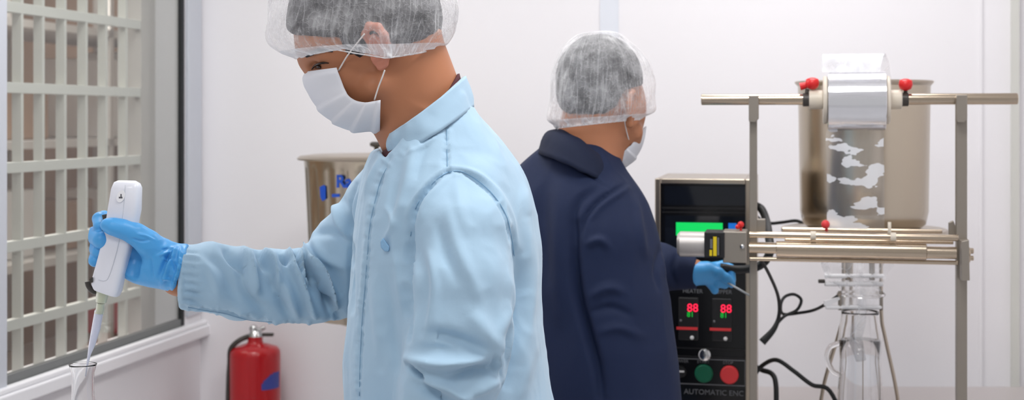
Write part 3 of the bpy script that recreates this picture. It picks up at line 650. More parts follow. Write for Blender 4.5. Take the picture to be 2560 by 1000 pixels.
# film roll held on the cross tube
fl = empty('film_roll', P(2140, 250, YM)); tag(fl, 'roll of clear packing film on the cross tube between cream flanges', 'film roll')
MB().cyl(P(2069, 252, YM), P(2213, 252, YM), 74/mr, n=72, ch=.001).build('wound_film', M['foil'], fl, angle=40)
for x0, x1 in ((2057, 2068), (2214, 2224)): MB().cyl(P(x0, 250, YM), P(x1, 250, YM), 60/mr, n=56, ch=.002).build('flange', M['cream'], fl, angle=40)
for x0, x1 in ((2022, 2058), (2223, 2254)): MB().cyl(P(x0, 249, YM), P(x1, 249, YM), 24/mr, n=36, ch=.002).build('hub', M['cream'], fl, angle=40)
for x0, x1, kx, ky in ((2006, 2023, 2030, 209), (2253, 2270, 2263, 213)):
    q = MB().cyl(P(x0, 249, YM), P(x1, 249, YM), 17/mr, n=28, ch=.001).build('shaft_collar', M['darkplas'], fl, angle=40)
    MB().cyl(P((x0+x1)/2, 240, YM), P((x0+x1)/2+3, 222, YM), .004, n=12).build('knob_stem', M['darkplas'], q)
    kn = MB(); kn.lathe(P(kx, ky+13, YM), [(.005,0),(.012,.004),(.0145,.012),(.013,.02),(.006,.023)], (0,-.3,1), 24)
    if kx < 2100: kn.cyl(P(2030, 209, YM), P(1999, 216, YM), .005, .008)
    kn.build('clamp_knob', M['red'], q, angle=60)
TURN = -math.atan2(.2015, .9795)
for r_ in (mc, fl): r_.rotation_euler.z = TURN; r_.scale = (.972, 1, 1)
cb.rotation_euler.z = TURN
# loose film: loop standing above the roll and the web running down to the jaws
def sheetobj(name, rows, m, parent, thick=None):
    vs = []; fs = []; nc = len(rows[0])
    for r in rows: vs += r
    for i in range(len(rows)-1):
        for j in range(nc-1): q = i*nc+j; fs.append((q, q+1, q+nc+1, q+nc))
    return mesh_obj(name, vs, fs, m, parent)
def rows_from(tab, nc=12, wob=.002):
    out = []
    tab = [np.array(t, float) for t in tab]; k = np.linspace(0, len(tab)-1, (len(tab)-1)*5+1); A = np.array(tab); ii = np.arange(len(tab))
    T = np.stack([smooth_interp(k, ii, A[:, c]) for c in range(4)], 1)
    for i, (yy, l, r, Y) in enumerate(T):
        out.append([tuple(P(l+(r-l)*j/(nc-1), yy, Y+wob*math.sin(j*1.7+i*.8)+wob*math.sin(j*.6-i*.5))) for j in range(nc)])
    return out
sheetobj('loose_loop', rows_from([(250, 2066, 2214, YM+.062), (200, 2064, 2215, YM+.055), (160, 2062, 2216, YM+.02), (134, 2060, 2216, YM-.01), (150, 2064, 2214, YM-.035), (180, 2068, 2213, YM-.052)]), M['clear'], fl)
sheetobj('film_web', rows_from([(325, 2068, 2213, YM-.012), (360, 2068, 2213, YM-.014), (450, 2069, 2213, YM-.012), (572, 2069, 2213, YM-.004)]), M['sheet'], fl)
# ------------------------------------------------------------------ pot behind the film, on its tripod stand
YQ = 3.22; a = P(1998, 206, YQ); b = P(2320, 206, YQ); cx = (a.x+b.x)/2; rr = (b.x-a.x)/2; zq0 = P(0, 570, YQ).z; zq1 = a.z
hp = empty('hopper_pot', (cx, YQ, zq0)); tag(hp, 'tall open steel pot standing behind the clear film roll', 'pot')
h = zq1-zq0
MB().lathe((cx, YQ, zq0), [(.02,0),(rr*.84,0),(rr*.93,.012),(rr*.97,.04),(rr,h-.01),(rr,h),(rr-.003,h),(rr-.004,h-.02),(rr*.95,.05),(rr*.8,.012),(.02,.01)], n=80).build('pot_body', M['pot'], hp, angle=50)
MB().lathe((cx, YQ, zq1), [(rr-.003,-.012),(rr+.006,-.003),(rr+.008,.001),(rr+.005,.003),(rr-.004,.003)], n=80, cap=False).build('rim', M['steel'], hp)
st = empty('tripod_stand', (cx, YQ, zb2)); tag(st, 'round plate on thin splayed rods carrying the steel pot', 'stand')
MB().lathe((cx, YQ, zq0-.012), [(.02,0),(.185,0),(.187,.004),(.185,.012),(.02,.012)], n=64).build('plate', M['steel'], st, angle=40)
for tab in (((2108, 575), (2108, 770), (2098, 830), (2060, 960), (2046, 1010)), ((2203, 575), (2203, 775), (2212, 840), (2238, 960), (2252, 1020))):
    pts = [P(x, y, YQ-.02) for x, y in tab]; pts[-1].z = zb2+.003
    MB().tube(pts, .0042, n=10).build('leg', M['steel'], st)
MB().tube([Vector((cx, YQ+.1, zq0-.01)), Vector((cx, YQ+.12, 1.1)), Vector((cx+.02, YQ+.2, zb2+.003))], .0042, n=10).build('leg', M['steel'], st)
# ------------------------------------------------------------------ filling funnel, jaws and glass jar under the machine
YJ = 3.0; mj = F/YJ
jw = empty('bag_clamp', P(2140, 700, YJ)); tag(jw, 'clear film bag gathered between two bright clamp bars under the rollers', 'clamp')
def jrod(name, x0, x1, y, r, m, parent=jw): return MB().cyl(P(x0, y, YJ), P(x1, y, YJ), r/mj, n=24, ch=.0008).build(name, M[m], parent, angle=40)
jrod('clamp_bar', 2062, 2208, 690, 5.5, 'plastic2'); jrod('clamp_bar.001', 2062, 2208, 710, 6, 'plastic2'); jrod('bar_end', 2046, 2062, 703, 5, 'darkplas')
sheetobj('film_bag', rows_from([(600, 2062, 2222, YJ-.02), (655, 2052, 2236, YJ-.01), (680, 2060, 2222, YJ-.006), (700, 2066, 2212, YJ-.004), (722, 2100, 2204, YJ-.004), (765, 2104, 2202, YJ-.004)], wob=.004), M['clear'], jw)
jrod('clamp_bar.002', 2064, 2204, 768, 5.5, 'plastic2'); MB().prism([tuple(P(*q, YJ).xz) for q in ((2060, 752), (2098, 742), (2100, 748), (2070, 764), (2060, 764))], YJ-.004, YJ+.004).build('clip_arm', M['plastic2'], jw, smooth=False, bevel=.001)
MB().lathe(P(2152, 735, YJ), [(.050, -.003), (.052, 0), (.050, .003), (.046, .003), (.046, -.003), (.050, -.003)], n=48, cap=False).build('collar_ring.001', M['glass'], jw)
for x in (2100, 2203): MB().cyl(P(x, 728, YJ), P(x, 775, YJ), .004, n=12).build('side_pin', M['plate'], jw)
MB().cyl(P(2120, 600, YJ+.02), P(2120, 700, YJ), .006, n=12).cyl(P(2180, 600, YJ+.02), P(2180, 700, YJ), .006, n=12).build('hanger_rod', M['plate'], jw)
zz = lambda py: P(0, py, YJ).z-zb2
jr = empty('glass_jar', (P(2150, 0, YJ).x, YJ, zb2)); tag(jr, 'clear glass jar of water under the bag clamp', 'jar')
cj = (P(2150, 0, YJ).x, YJ, zb2)
s_ = YJ/F
prof = [(.002,.0),(.040,.0),(.046,.006),(.047,zz(990)),(50*s_,zz(900)),(54*s_,zz(850)),(50*s_,zz(815)),(46*s_,zz(785)),(46*s_,zz(778))]
prof += [(r-.002, z) for r, z in prof[::-1][:-2]]+[(.040,.005),(.002,.005)]
MB().lathe(cj, prof, n=56).build('jar_glass', M['glass'], jr)
wp = [(.002,.0055),(.0405,.0055),(.0444,.012),(.0445,zz(990)),(50*s_-.0025,zz(900)),(54*s_-.003,zz(850)),(.002,zz(850))]
MB().lathe(cj, wp, n=56).build('water', M['water'], jr)
MB().tube([P(2098, 858, YJ), P(2076, 868, YJ), P(2068, 895, YJ), P(2080, 925, YJ), P(2104, 940, YJ)], .006, n=12).build('handle', M['glass'], jr)
MB().tube([P(2158, 722, YJ), P(2156, 760, YJ), P(2150, 800, YJ), P(2140, 845, YJ), P(2152, 900, YJ)], [.006, .011, .014, .008], n=14).build('water_stream', M['clear'], jr)
# ------------------------------------------------------------------ cables
def cable(label, pts, r, Yd, m='cable'):
    q = [P(x, y, Y) for x, y, Y in pts]
    if pts[-1][1] > 985: q[-1].z = zb2+r
    o = MB().tube(q, r, n=12).build('cable', M[m], base=q[-1]); tag(o, label, 'cable', 'black machine cables'); return o
cable('thick black cable leaving the side of the control cabinet above the rollers', [(1884, 512, 3.2), (1903, 522, 3.2), (1916, 552, 3.15), (1922, 590, 3.0), (1925, 630, 2.95), (1900, 664, 2.97), (1850, 674, 2.98), (1800, 668, 2.98)], .009, 0)
cable('black cable hanging in a loop right of the cabinet with a frayed end', [(1902, 648, 2.87), (1925, 690, 2.95), (1945, 740, 3.05), (1948, 785, 3.1), (1935, 822, 3.1), (1905, 856, 3.1)], [.0035, .0035, .0045, .009], 0)
cable('thin black cable looping from the hanging bundle to the clamp collar', [(1940, 812, 3.12), (1962, 790, 3.14), (1992, 775, 3.14), (2003, 750, 3.14), (1985, 736, 3.14), (1962, 742, 3.13), (1952, 762, 3.12), (1958, 785, 3.16), (2000, 782, 3.14), (2035, 775, 3.1), (2065, 760, 3.03), (2094, 740, 3.01)], .0035, 0)
cable('black cable arching from the cabinet base to the glass jar stand', [(1885, 938, 3.25), (1908, 912, 3.25), (1942, 900, 3.2), (1985, 928, 3.18), (2030, 962, 3.16), (2075, 978, 3.14), (2120, 1010, 3.12)], .005, 0)
cable('black cable dropping from the cabinet base to the worktop', [(1885, 915, 3.3), (1905, 925, 3.28), (1930, 935, 3.25), (1940, 965, 3.22), (1940, 1030, 3.2)], .006, 0)
cable('short black cable lying beside the foot of the tall pot', [(1884, 530, 3.42), (1900, 548, 3.42), (1925, 558, 3.42), (1955, 556, 3.40), (1990, 552, 3.38), (2012, 560, 3.36)], .004, 0)
# ------------------------------------------------------------------ front bench, flask, pipette
TB = .93
fb = empty('side_table', (-.8, 2.15, 0)); tag(fb, 'white side table below the window side, under the glass flask', 'table')
MB().box((-1.25, 1.85, TB-.03), (-.42, 2.5, TB)).build('table_top', M['white'], fb, smooth=False, bevel=.004)
for x in (-1.23, -.48):
    for y in (1.87, 2.44): MB().box((x, y, 0), (x+.04, y+.04, TB-.03)).build('leg', M['alu'], fb, smooth=False)
YF = 2.13; cf = P(207, 910, YF); hf = cf.z-TB
fk = empty('conical_flask', (cf.x, YF, TB)); tag(fk, 'clear glass conical flask with the pipette tip in its neck', 'flask')
s1 = YF/F
pr = [(.001,0),(.040,0),(.045,.004),(.044,.010),(31*s1,hf-108*s1),(27.5*s1,hf-75*s1),(27*s1,hf-45*s1),(28*s1,hf-22*s1),(33*s1,hf-4*s1),(34.5*s1,hf)]
pr += [(r-.0014, z) for r, z in pr[::-1][:-2]]+[(.038,.0045),(.001,.004)]
MB().lathe((cf.x, YF, TB), pr, n=64).build('flask_glass', M['glass'], fk)

YP2 = 2.115
pp = empty('electronic_pipette', P(255, 735, YP2)); tag(pp, 'white hand-held electronic pipette held in a blue glove', 'pipette')
def ring_loft(rows, m, name, parent, n=32, e=3.2, bev=0):
    """rows: left px (x,y), right px (x,y), Y half-depth; rounded-box cross sections along the body"""
    vs = []; fs = []
    for (lx, ly), (rx, ry), hb, Yc in rows:
        c = (P(lx, ly, Yc)+P(rx, ry, Yc))/2; d = (P(rx, ry, Yc)-P(lx, ly, Yc))/2
        for k in range(n):
            a = 2*math.pi*k/n; ca, sa = math.cos(a), math.sin(a)
            vs.append(c+d*(math.copysign(abs(ca)**(2/e), ca))+Vector((0, hb*math.copysign(abs(sa)**(2/e), sa), 0)))
    for i in range(len(rows)-1):
        for k in range(n): k2 = (k+1) % n; fs.append([i*n+k, i*n+k2, (i+1)*n+k2, (i+1)*n+k])
    fs.append(list(reversed(range(n)))); fs.append([(len(rows)-1)*n+k for k in range(n)])
    return mesh_obj(name, vs, fs, m, parent, angle=50)
Y_ = YP2
ring_loft([((296,451),(338,452),.008,Y_),((287,455),(349,459),.013,Y_),((281,470),(353,470),.017,Y_),((273,520),(351,525),.019,Y_),((264,575),(338,590),.018,Y_),((250,635),(322,645),.018,Y_),((235,690),(309,700),.0185,Y_),
           ((232,708),(303,728),.0185,Y_),((236,718),(298,738),.018,Y_),((238,721),(296,741),.0175,Y_)], M['plastic'], 'pipette_body', pp, n=48, e=3.6)
ring_loft([((241,722),(277,733),.0105,Y_),((241,732),(272,739),.010,Y_),((240,750),(268,753),.0095,Y_),((240,754),(267,757),.0095,Y_)], M['nozzle'], 'nozzle', pp, e=2)
ring_loft([((242,757),(262,760),.007,Y_),((240,772),(261,775),.0075,Y_),((236,782),(259,785),.0078,Y_)], M['nozzle'], 'tip_cone', pp, e=2)
ring_loft([((237,775),(259,778),.007,Y_),((229,820),(251,823),.006,Y_),((222,860),(238,863),.0045,Y_),((219,885),(227,887),.002,Y_),((215,918),(219,919),.0011,Y_+.004),((212,940),(215,941),.0008,Y_+.006)], M['tip'], 'pipette_tip', pp, e=2)
yl = Y_-.0192
MB().prism([tuple(P(302+12*math.cos(a)*.85-3*math.sin(a), 491+15*math.sin(a), yl).xz) for a in np.linspace(0, 2*math.pi, 24, endpoint=False)], yl-.0006, yl+.001).build('round_label', M['plastic2'], pp, smooth=False)
MB().pbox(297, 492, 306, 496, yl-.0009, .0006).pbox(301, 485, 304, 492, yl-.0009, .0006).build('label_mark', M['ink'], pp, smooth=False)
MB().tube([P(x, y, Y_-.0187) for x, y in ((313,462),(309,520),(298,600),(286,650),(272,692),(262,702),(246,700))], .0004, n=6).build('body_seam', M['alu'], pp)
MB().prism([tuple(P(*q, Y_).xz) for q in ((232,694),(240,690),(240,703),(234,703))], Y_-.0188, Y_-.015).build('latch_window', M['darkplas'], pp, smooth=False)
MB().tube([P(219,704,Y_-.004), P(222,716,Y_-.004), P(232,727,Y_-.003), P(243,731,Y_)], [.0045,.004,.0045,.003], n=12).build('tip_ejector', M['darkplas'], pp)
MB().tube([P(262,536,Y_-.004), P(266,560,Y_-.004), P(258,585,Y_-.004)], .0045, n=12).build('trigger', M['darkplas'], pp)

# ------------------------------------------------------------------ people
def pv(*a): return np.array(P(*a))
def uv(d, L=1): return np.array(d, float)/np.linalg.norm(d)*L
def hand_prims(G, wrist, fwd, up, side, r=1.0, pad=0, curl=.35):
    """simple relaxed hand: fwd finger direction, up = thumb side, side = palm normal"""
    w_, f, u, s = map(np.array, (wrist, fwd, up, side))
    pc = w_+f*.05
    G.ell(pc, (.048*r+pad, .042*r+pad, .016*r+pad), np.stack([f, u, s], 1), .012)
    G.cone(w_-f*.02, w_+f*.01, .026+pad, .026+pad, .015)
    for i, (o, L) in enumerate(((.030,.070),(.010,.078),(-.010,.072),(-.029,.056))):
        a = w_+f*.085+u*o; p = [a]; ang = .2
        for q in (.45,.3,.25):
            ang += curl; p.append(p[-1]+(f*math.cos(ang)+s*math.sin(ang))*L*q)
        G.chain(p, [.0098+pad,.0092+pad,.0085+pad,.0072+pad], .004)
    G.chain([w_+f*.025+u*.028, w_+f*.055+u*.052+s*.01, w_+f*.082+u*.056+s*.02, w_+f*.1+u*.052+s*.026], [.016+pad,.0125+pad,.0105+pad,.008+pad], .008)

# ---------------- person in light blue
YH = 2.03; sH = YH/F
f1 = Vector((-math.cos(math.radians(24)), 0, -math.sin(math.radians(24)))); A1 = R_axes(f1, (0,0,1)); A1 = R_axes(f1, f1.cross(Vector((0,1,0))) if f1.cross(Vector((0,1,0))).z > 0 else -f1.cross(Vector((0,1,0))))
def head1(G, k=.02):
    G.ell(pv(912, 38, YH), (180*sH, .079, 150*sH), A1, .02)                    # skull
    G.ell(pv(834, 125, YH), (84*sH, .060, 72*sH), A1, .03)                     # forehead
    G.ell(pv(880, 182, YH), (94*sH, .053, 100*sH), A1, .03)                    # face
    for sgn in (-1, 1):
        G.cone(pv(772, 150, YH+sgn*.014), pv(800, 143, YH+sgn*.036), .010, .009, .014)      # brow
        G.ell(pv(848, 200, YH+sgn*.037), (42*sH, .020, 32*sH), A1, .02)        # cheekbone
        G.cone(pv(935, 215, YH+sgn*.052), pv(878, 278, YH+sgn*.016), 30*sH, 22*sH, .02)     # jaw
    G.cone(pv(782, 162, YH), pv(794, 210, YH), 6*sH, 12*sH, .014)                # nose
    G.ell(pv(800, 212, YH), (14*sH, .016, 10*sH), A1, .008)
    G.ell(pv(862, 276, YH), (30*sH, .022, 24*sH), A1, .02)                      # chin
    G.ell(pv(832, 246, YH), (26*sH, .022, 20*sH), A1, .015)                     # mouth
    for sgn in (-1, 1): G.ell(pv(782, 168, YH+sgn*.047), (18*sH, .012, 11*sH), A1, .010, 's')
    for sgn in (-1, 1): G.ell(pv(800, 166, YH+sgn*.030), (17*sH, .0145, 12*sH), A1, .003)   # closed-down lid
    G.cone(pv(1000, 115, YH), pv(1075, 330, YH+.02), .062, .066, .03)           # neck
    G.cone(pv(968, 240, YH), pv(1035, 340, YH+.01), .040, .045, .03)
def ear(G, c, Y, s, k, out):
    """c: px centre, s: metres per px, out: outward sign along Y"""
    E = lambda x, y, o: pv(c[0]+x, c[1]+y, Y)+np.array([0, out*o, 0])
    G.ell(E(6, 6, .006), (22*s, .006, 46*s), None, .006)
    pts = [E(-10, 2, .006), E(-28, -30, .010), E(-14, -49, .015), E(8, -45, .018), E(24, -24, .020), E(31, 4, .017), E(28, 26, .011), E(21, 44, .006), E(12, 54, .004)]
    G.chain(pts, [.004,.0052,.0058,.006,.006,.0058,.0052,.0058,.0052], .004)
    G.chain([E(-4,-24,.011), E(10,-12,.013), E(15,10,.013), E(8,30,.010)], [.0035]*4, .004)
    G.ell(E(-2, 8, .015), (10*s, .008, 20*s), None, .004, 's')
G = Field(rng_ax((-.56,-.34,.006), (-.34,.0,.0022), (.0,.14,.006)), rng_ax((1.78,1.925,.006), (1.925,2.135,.0022), (2.135,2.46,.006)),
          rng_ax((-.01,1.0,.012), (1.0,1.33,.006), (1.33,1.78,.0022)))
head1(G)
ear(G, (940, 115), YH-.068, sH, .004, -1); ear(G, (940, 115), YH+.068, sH, .004, 1)
G.column([(1400,960,1330,2.1,.15),(1000,930,1320,2.1,.13),(700,930,1310,2.1,.14),(500,950,1290,2.1,.15),(440,990,1220,2.09,.11),(360,1020,1180,2.07,.07),(300,1040,1150,2.05,.05)], .03)
G.chain([pv(1150,520,1.98), pv(1150,870,1.92), pv(1100,1010,1.9), pv(1030,1160,1.9)], [.05,.042,.036,.028], .02)
G.chain([pv(1010,470,2.24), pv(840,700,2.27), pv(600,702,2.19), pv(450,690,2.135), pv(424,668,2.135)], [.05,.040,.036,.0265,.021], .02)
hand_prims(G, pv(1025,1175,1.9), uv((-.8,0,-.5)), uv((-.4,0,.9)), np.array([0,1.,0]), .95, 0, .25)
for sg, fx in ((-1, -.06), (1, .0)):
    G.chain([(-.06, 2.1+sg*.09, .92), (-.055+fx*.3, 2.1+sg*.10, .5), (-.03+fx, 2.1+sg*.11, .09)], [.085,.055,.042], .03)
    G.chain([(-.03+fx, 2.1+sg*.11, .06), (-.17+fx, 2.1+sg*.115, .035)], [.04,.03], .02)
V, Q = G.mesh(1)
base1 = (-.06, 2.1, 0)
p1 = mesh_obj('person', V, Q, M['skin'], base=base1)
tag(p1, 'person in light blue coat, mask and hair net, looking down at the pipette they hold', 'person')
p1.data.materials.append(M['ear']); qc = V[Q].mean(1); qx, qy = proj(qc)
earf = (qc[:,1] < YH-.069) & (qx > 905) & (qx < 985) & (qy > 55) & (qy < 182)
p1.data.polygons.foreach_set('material_index', earf.astype(int).tolist()); bodyV = V
def near_surface(V, x, y, rad=6):
    px, py = proj(V); d = np.hypot(px-x, py-y); m = d < rad; return V[m][:, 1].min() if m.any() else 2.0
def skinline(pts, r, name, m, lift=.0005): MB().tube([P(x, y, near_surface(bodyV, x, y)-lift) for x, y in pts], r, n=8).build(name, m, p1)
skinline([(779,174),(786,165),(798,159),(812,157),(822,158)], [.0006,.0016,.0016,.0006], 'eyelid_line', M['eye'], .0)
skinline([(789,170),(796,167),(801,170)], [.0012,.0026,.0012], 'iris', M['eye'], -.0005)
# eye, lashes and brow
skinline([(766,141),(778,134),(802,125),(832,128)], [.002,.0036,.0034,.0015], 'eyebrow', M['hair'])
MB().tube([P(753,159,YH+.010), P(755,155,YH+.018), P(764,150,YH+.036)], [.0016,.0042,.002], n=8).build('eyebrow.001', M['hair'], p1)
# hair
G = Field(rng_ax((-.36,-.06,.004)), rng_ax((1.91,2.15,.004)), rng_ax((1.53,1.78,.004)))
G.ell(pv(905, 28, YH), (192*sH, .089, 163*sH), A1, .02)
G.ell(pv(1010, 60, YH), (88*sH, .075, 85*sH), A1, .03)
def hcut(X, Y, Z):
    px = 1280+F*X/Y; py = 295+F*(ZC-Z)/Y
    lim = np.interp(px, [680,740,800,850,868,884,905,925,1000,1100], [60,88,92,92,140,168,150,100,118,140])
    return (py-lim)*.00058
G.cut(hcut); V, Q = G.mesh(1); N = normals(V, Q); V = V+N*(noise3(V*90, 3)*.0015)[:, None]
hair1 = mesh_obj('hair', V, Q, M['hair'], p1)

def cap(rings, ysem, Yc, name, parent, n=180, sag=0, seed=0, cr=.004, edge=None, skew=0):
    """bouffant cap: rows from band to crown as (left px, right px) pairs, Y half-widths; pleats fade from the band"""
    ls = np.array([r[0]+r[1] for r in rings], float); m = len(rings); k = np.linspace(0, m-1, (m-1)*9+1); ii = np.arange(m)
    T = np.stack([smooth_interp(k, ii, ls[:, c]) for c in range(4)], 1); ys = smooth_interp(k, ii, np.array(ysem, float))
    vs = []; cnt = len(k)
    for i in range(cnt):
        a = np.array(P(T[i,0], T[i,1], Yc)); b = np.array(P(T[i,2], T[i,3], Yc)); c = (a+b)/2; d = (b-a)/2; d[1] += skew*abs(d[0])
        t = np.linspace(0, 2*math.pi, n, endpoint=False)
        ring = c[None]+np.cos(t)[:, None]*d[None]+np.sin(t)[:, None]*np.array([0, ys[i], 0])[None]
        pxr = 1280+F*ring[:, 0]/ring[:, 1]; ed = lambda q: np.interp(q, edge[0], edge[1])*Yc/F if edge else 0*q
        ring[:, 2] -= sag*np.exp(-i/9)*np.abs(np.sin(t))+ed(pxr)*np.exp(-(i/12)**2)
        ou = ring-c; ou /= np.linalg.norm(ou, axis=1)[:, None]+1e-9
        pl = np.sin(t*29+np.sin(t*7+seed)*1.6)*.0022*math.exp(-((i-3)/5)**2)+np.sin(t*53+seed)*.0012*math.exp(-i/3)
        nz = noise3(ring*26, seed)*cr*1.5+(0.5-np.abs(noise3(ring*np.array([48,48,22]), seed+5)))*cr*1.1+(0.5-np.abs(noise3(ring*90, seed+9)))*cr*.35
        ring += ou*(pl+nz*min(1, i/6))[:, None]
        vs.append(ring)
    V = np.concatenate(vs); fs = []
    for i in range(cnt-1):
        for j in range(n): j2 = (j+1) % n; fs.append((i*n+j, i*n+j2, (i+1)*n+j2, (i+1)*n+j))
    fs.append(tuple((cnt-1)*n+j for j in range(n)))
    o = mesh_obj(name, V, fs, M['capw'], parent)
    uvl = o.data.uv_layers.new(name='weave'); uvd = []
    for i in range(cnt-1):
        for j in range(n): uvd += [j/n, i/cnt, (j+1)/n, i/cnt, (j+1)/n, (i+1)/cnt, j/n, (i+1)/cnt]
    uvd += [0, 1]*n
    if len(uvd) == 2*len(uvl.data): uvl.data.foreach_set('uv', uvd)
    else: print('UV mismatch', len(uvd), len(uvl.data))
    o.data.materials.append(M['capf'])
    idx = [1 if q < n*17 else 0 for q in range(len(fs))]
    o.data.polygons.foreach_set('material_index', idx[:len(o.data.polygons)])
    t = np.linspace(0, 2*math.pi, 120, endpoint=False); a = np.array(P(T[1,0], T[1,1], Yc)); b = np.array(P(T[1,2], T[1,3], Yc)); c = (a+b)/2; d = (b-a)/2; d[1] += skew*abs(d[0])
    pts = [c+np.cos(x)*d+np.sin(x)*np.array([0, ys[1], 0])-np.array([0,0,sag*abs(math.sin(x))+ed(1280+F*(c+np.cos(x)*d)[0]/Yc)]) for x in t]
    vs = []; fs = []
    for i, p_ in enumerate(pts):
        for q in range(8):
            an = q*math.pi/4; r = .0010+.0004*math.sin(i*3.1); vs.append(p_+np.array([0,0,1])*r*math.sin(an)+(p_-c)/np.linalg.norm(p_-c)*r*math.cos(an))
    for i in range(120):
        for q in range(8): i2 = (i+1) % 120; q2 = (q+1) % 8; fs.append((i*8+q, i2*8+q, i2*8+q2, i*8+q2))
    mesh_obj('elastic_band', vs, fs, M['capf'], o)
    return o
cap([((752,152),(1092,128)), ((746,146),(1097,120)), ((696,128),(1116,108)), ((670,88),(1136,76)), ((676,10),(1140,8)), ((700,-50),(1120,-50)), ((780,-112),(1035,-112)), ((860,-136),(945,-136)), ((890,-140),(915,-140))],
    [.095,.098,.104,.110,.110,.096,.062,.026,.005], YH, 'bouffant_cap', p1, sag=.0, edge=([745,800,860,905,980,1040,1092],[-2,-8,-12,0,17,10,0]))
# mask
def facemask(mid, side, Ym, Ys, name, parent, pleats, m, loops):
    mid = np.array(mid, float); side = np.array(side, float); K = 48; nt = 16
    k = np.linspace(0, len(mid)-1, K); ii = np.arange(len(mid))
    A = np.stack([smooth_interp(k, ii, mid[:, c]) for c in (0,1)], 1); Bq = np.stack([smooth_interp(k, ii, side[:, c]) for c in (0,1)], 1)
    vs = []; fs = []
    cols = np.linspace(-1, 1, 2*nt+1)
    for i in range(K):
        off = 0
        for pq in pleats:
            u = i/(K-1)-pq
            off += .0034*(1/(1+math.exp(-u*220))-min(1, max(0, u*6))) if u < .2 else 0
        for t in cols:
            at = abs(t); s_ = math.sin(at*math.pi/2); q = 1-math.cos(at*math.pi/2)
            Yv = Ym+(Ys-Ym)*s_*(-1 if t > 0 else 1)
            pos = A[i]+(Bq[i]-A[i])*q
            v = pv(pos[0], pos[1], Ym); v[1] = Yv; fac = Yv/Ym if t <= 0 else 1
            v = np.array(P(pos[0], pos[1], Yv)) if t <= 0 else v
            o = np.array([A[i,0]-Bq[i,0], 0, -(A[i,1]-Bq[i,1])])/ (np.linalg.norm(A[i]-Bq[i])+1e-9)
            o = o*math.cos(at*math.pi/2)+np.array([0, (-1 if t <= 0 else 1), 0])*s_
            v = v+o*(off+.0025+noise3(np.array([[v[0]*60, v[1]*60, v[2]*60]]), 4)[0]*.0006)
            vs.append(v)
    n = len(cols)
    for i in range(K-1):
        for j in range(n-1): q = i*n+j; fs.append((q, q+1, q+n+1, q+n))
    o = mesh_obj(name, vs, fs, m, parent)
    sd = o.modifiers.new('thickness', 'SOLIDIFY'); sd.thickness = .0012; sd.offset = 0
    for lp in loops: MB().tube([P(*q) for q in lp], .0011, n=8).build('ear_loop', M['elastic'], o)
    return o
facemask([(766,179),(768,215),(786,252),(812,282),(842,305),(880,322),(915,324),(950,325)], [(842,169),(852,196),(862,222),(874,241),(892,252),(915,256),(935,253),(952,250)], YH, YH-.066,
         'face_mask', p1, (.04,.36,.54,.72,.93), M['mask'],
         [[(846,177,YH-.063),(868,140,YH-.072),(895,105,YH-.086),(912,84,YH-.088)], [(936,250,YH-.066),(946,218,YH-.074),(955,195,YH-.080),(962,175,YH-.082)]])
# undershirt rim
def collar(rows, name, m, parent, th=.004, n=96, gap=0, th_fold=None, noise=.0008, seed=1, rows_sub=5):
    """rows: (left px, right px, Yc, Yhalf, sag px); ellipse rings, open at the left by `gap` radians"""
    R = np.array([list(r[0])+list(r[1])+list(r[2:]) for r in rows], float); k = np.linspace(0, len(rows)-1, (len(rows)-1)*rows_sub+1); ii = np.arange(len(rows))
    T = np.stack([smooth_interp(k, ii, R[:, c]) if len(rows) > 2 else np.interp(k, ii, R[:, c]) for c in range(7)], 1)
    vs = []; fs = []
    for (lx, ly, rx, ry, Yc, hb, sg) in T:
        a = np.array(P(lx, ly, Yc)); b = np.array(P(rx, ry, Yc)); c = (a+b)/2; d = (b-a)/2
        for t in np.linspace(math.pi+gap, 3*math.pi-gap, n):
            p_ = c+np.cos(t)*d+np.array([0, hb*math.sin(t), -sg*Yc/F*abs(math.sin(t))**1.5])
            vs.append(p_)
    V = np.array(vs); V += noise3(V*70, seed)[:, None]*np.array([[noise, noise, noise]])
    for i in range(len(T)-1):
        for j in range(n-1): q = i*n+j; fs.append((q, q+1, q+n+1, q+n))
    o = mesh_obj(name, V, fs, m, parent); sd = o.modifiers.new('thickness', 'SOLIDIFY'); sd.thickness = th; sd.offset = 0
    return o
collar([((970,356),(1146,184),2.035,.060,40), ((953,392),(1160,250),2.04,.074,34)], 'undershirt', M['maroon'], p1, th=.003)

# light blue coat: torso, near and outstretched sleeve in one cloth
G = Field(rng_ax((-.56,.16,.0034)), rng_ax((1.78,2.46,.0040)), rng_ax((.70,1.0,.008), (1.0,1.60,.0034)))
YT = 2.09
G.column([(1640,830,1440,YT,.20),(1300,852,1425,YT,.195),(1000,868,1384,YT,.185),(900,867,1372,YT,.185),(790,876,1358,YT,.185),(700,880,1348,YT,.185),(600,884,1345,YT,.185),(500,896,1330,YT,.182),(420,915,1300,YT,.165),
          (360,944,1256,2.08,.135),(320,962,1225,2.065,.105),(290,985,1200,2.055,.085),(262,1010,1178,2.045,.07)], .02, n=2.15)
G.chain([pv(1155,490,1.965), pv(1152,580,1.935), pv(1152,700,1.915), pv(1150,830,1.905), pv(1140,905,1.9)], [.054,.066,.0705,.071,.066], .016)
G.chain([pv(1140,905,1.9), pv(1110,1000,1.9), pv(1050,1130,1.9)], [.064,.058,.042], .02)
G.chain([pv(1010,470,2.2), pv(960,540,2.23), pv(880,640,2.25), pv(838,700,2.25)], [.066,.066,.066,.0585], .02)
G.chain([pv(838,700,2.25), pv(780,714,2.235), pv(700,716,2.215), pv(610,708,2.19), pv(520,697,2.16), pv(462,692,2.14), pv(400,690,2.13)], [.0595,.058,.0575,.055,.0515,.0475,.0470], .008)
G.cut(lambda X, Y, Z: (447-(1280+F*X/Y)+(295+F*(ZC-Z)/Y-690)*.03)*.0006)
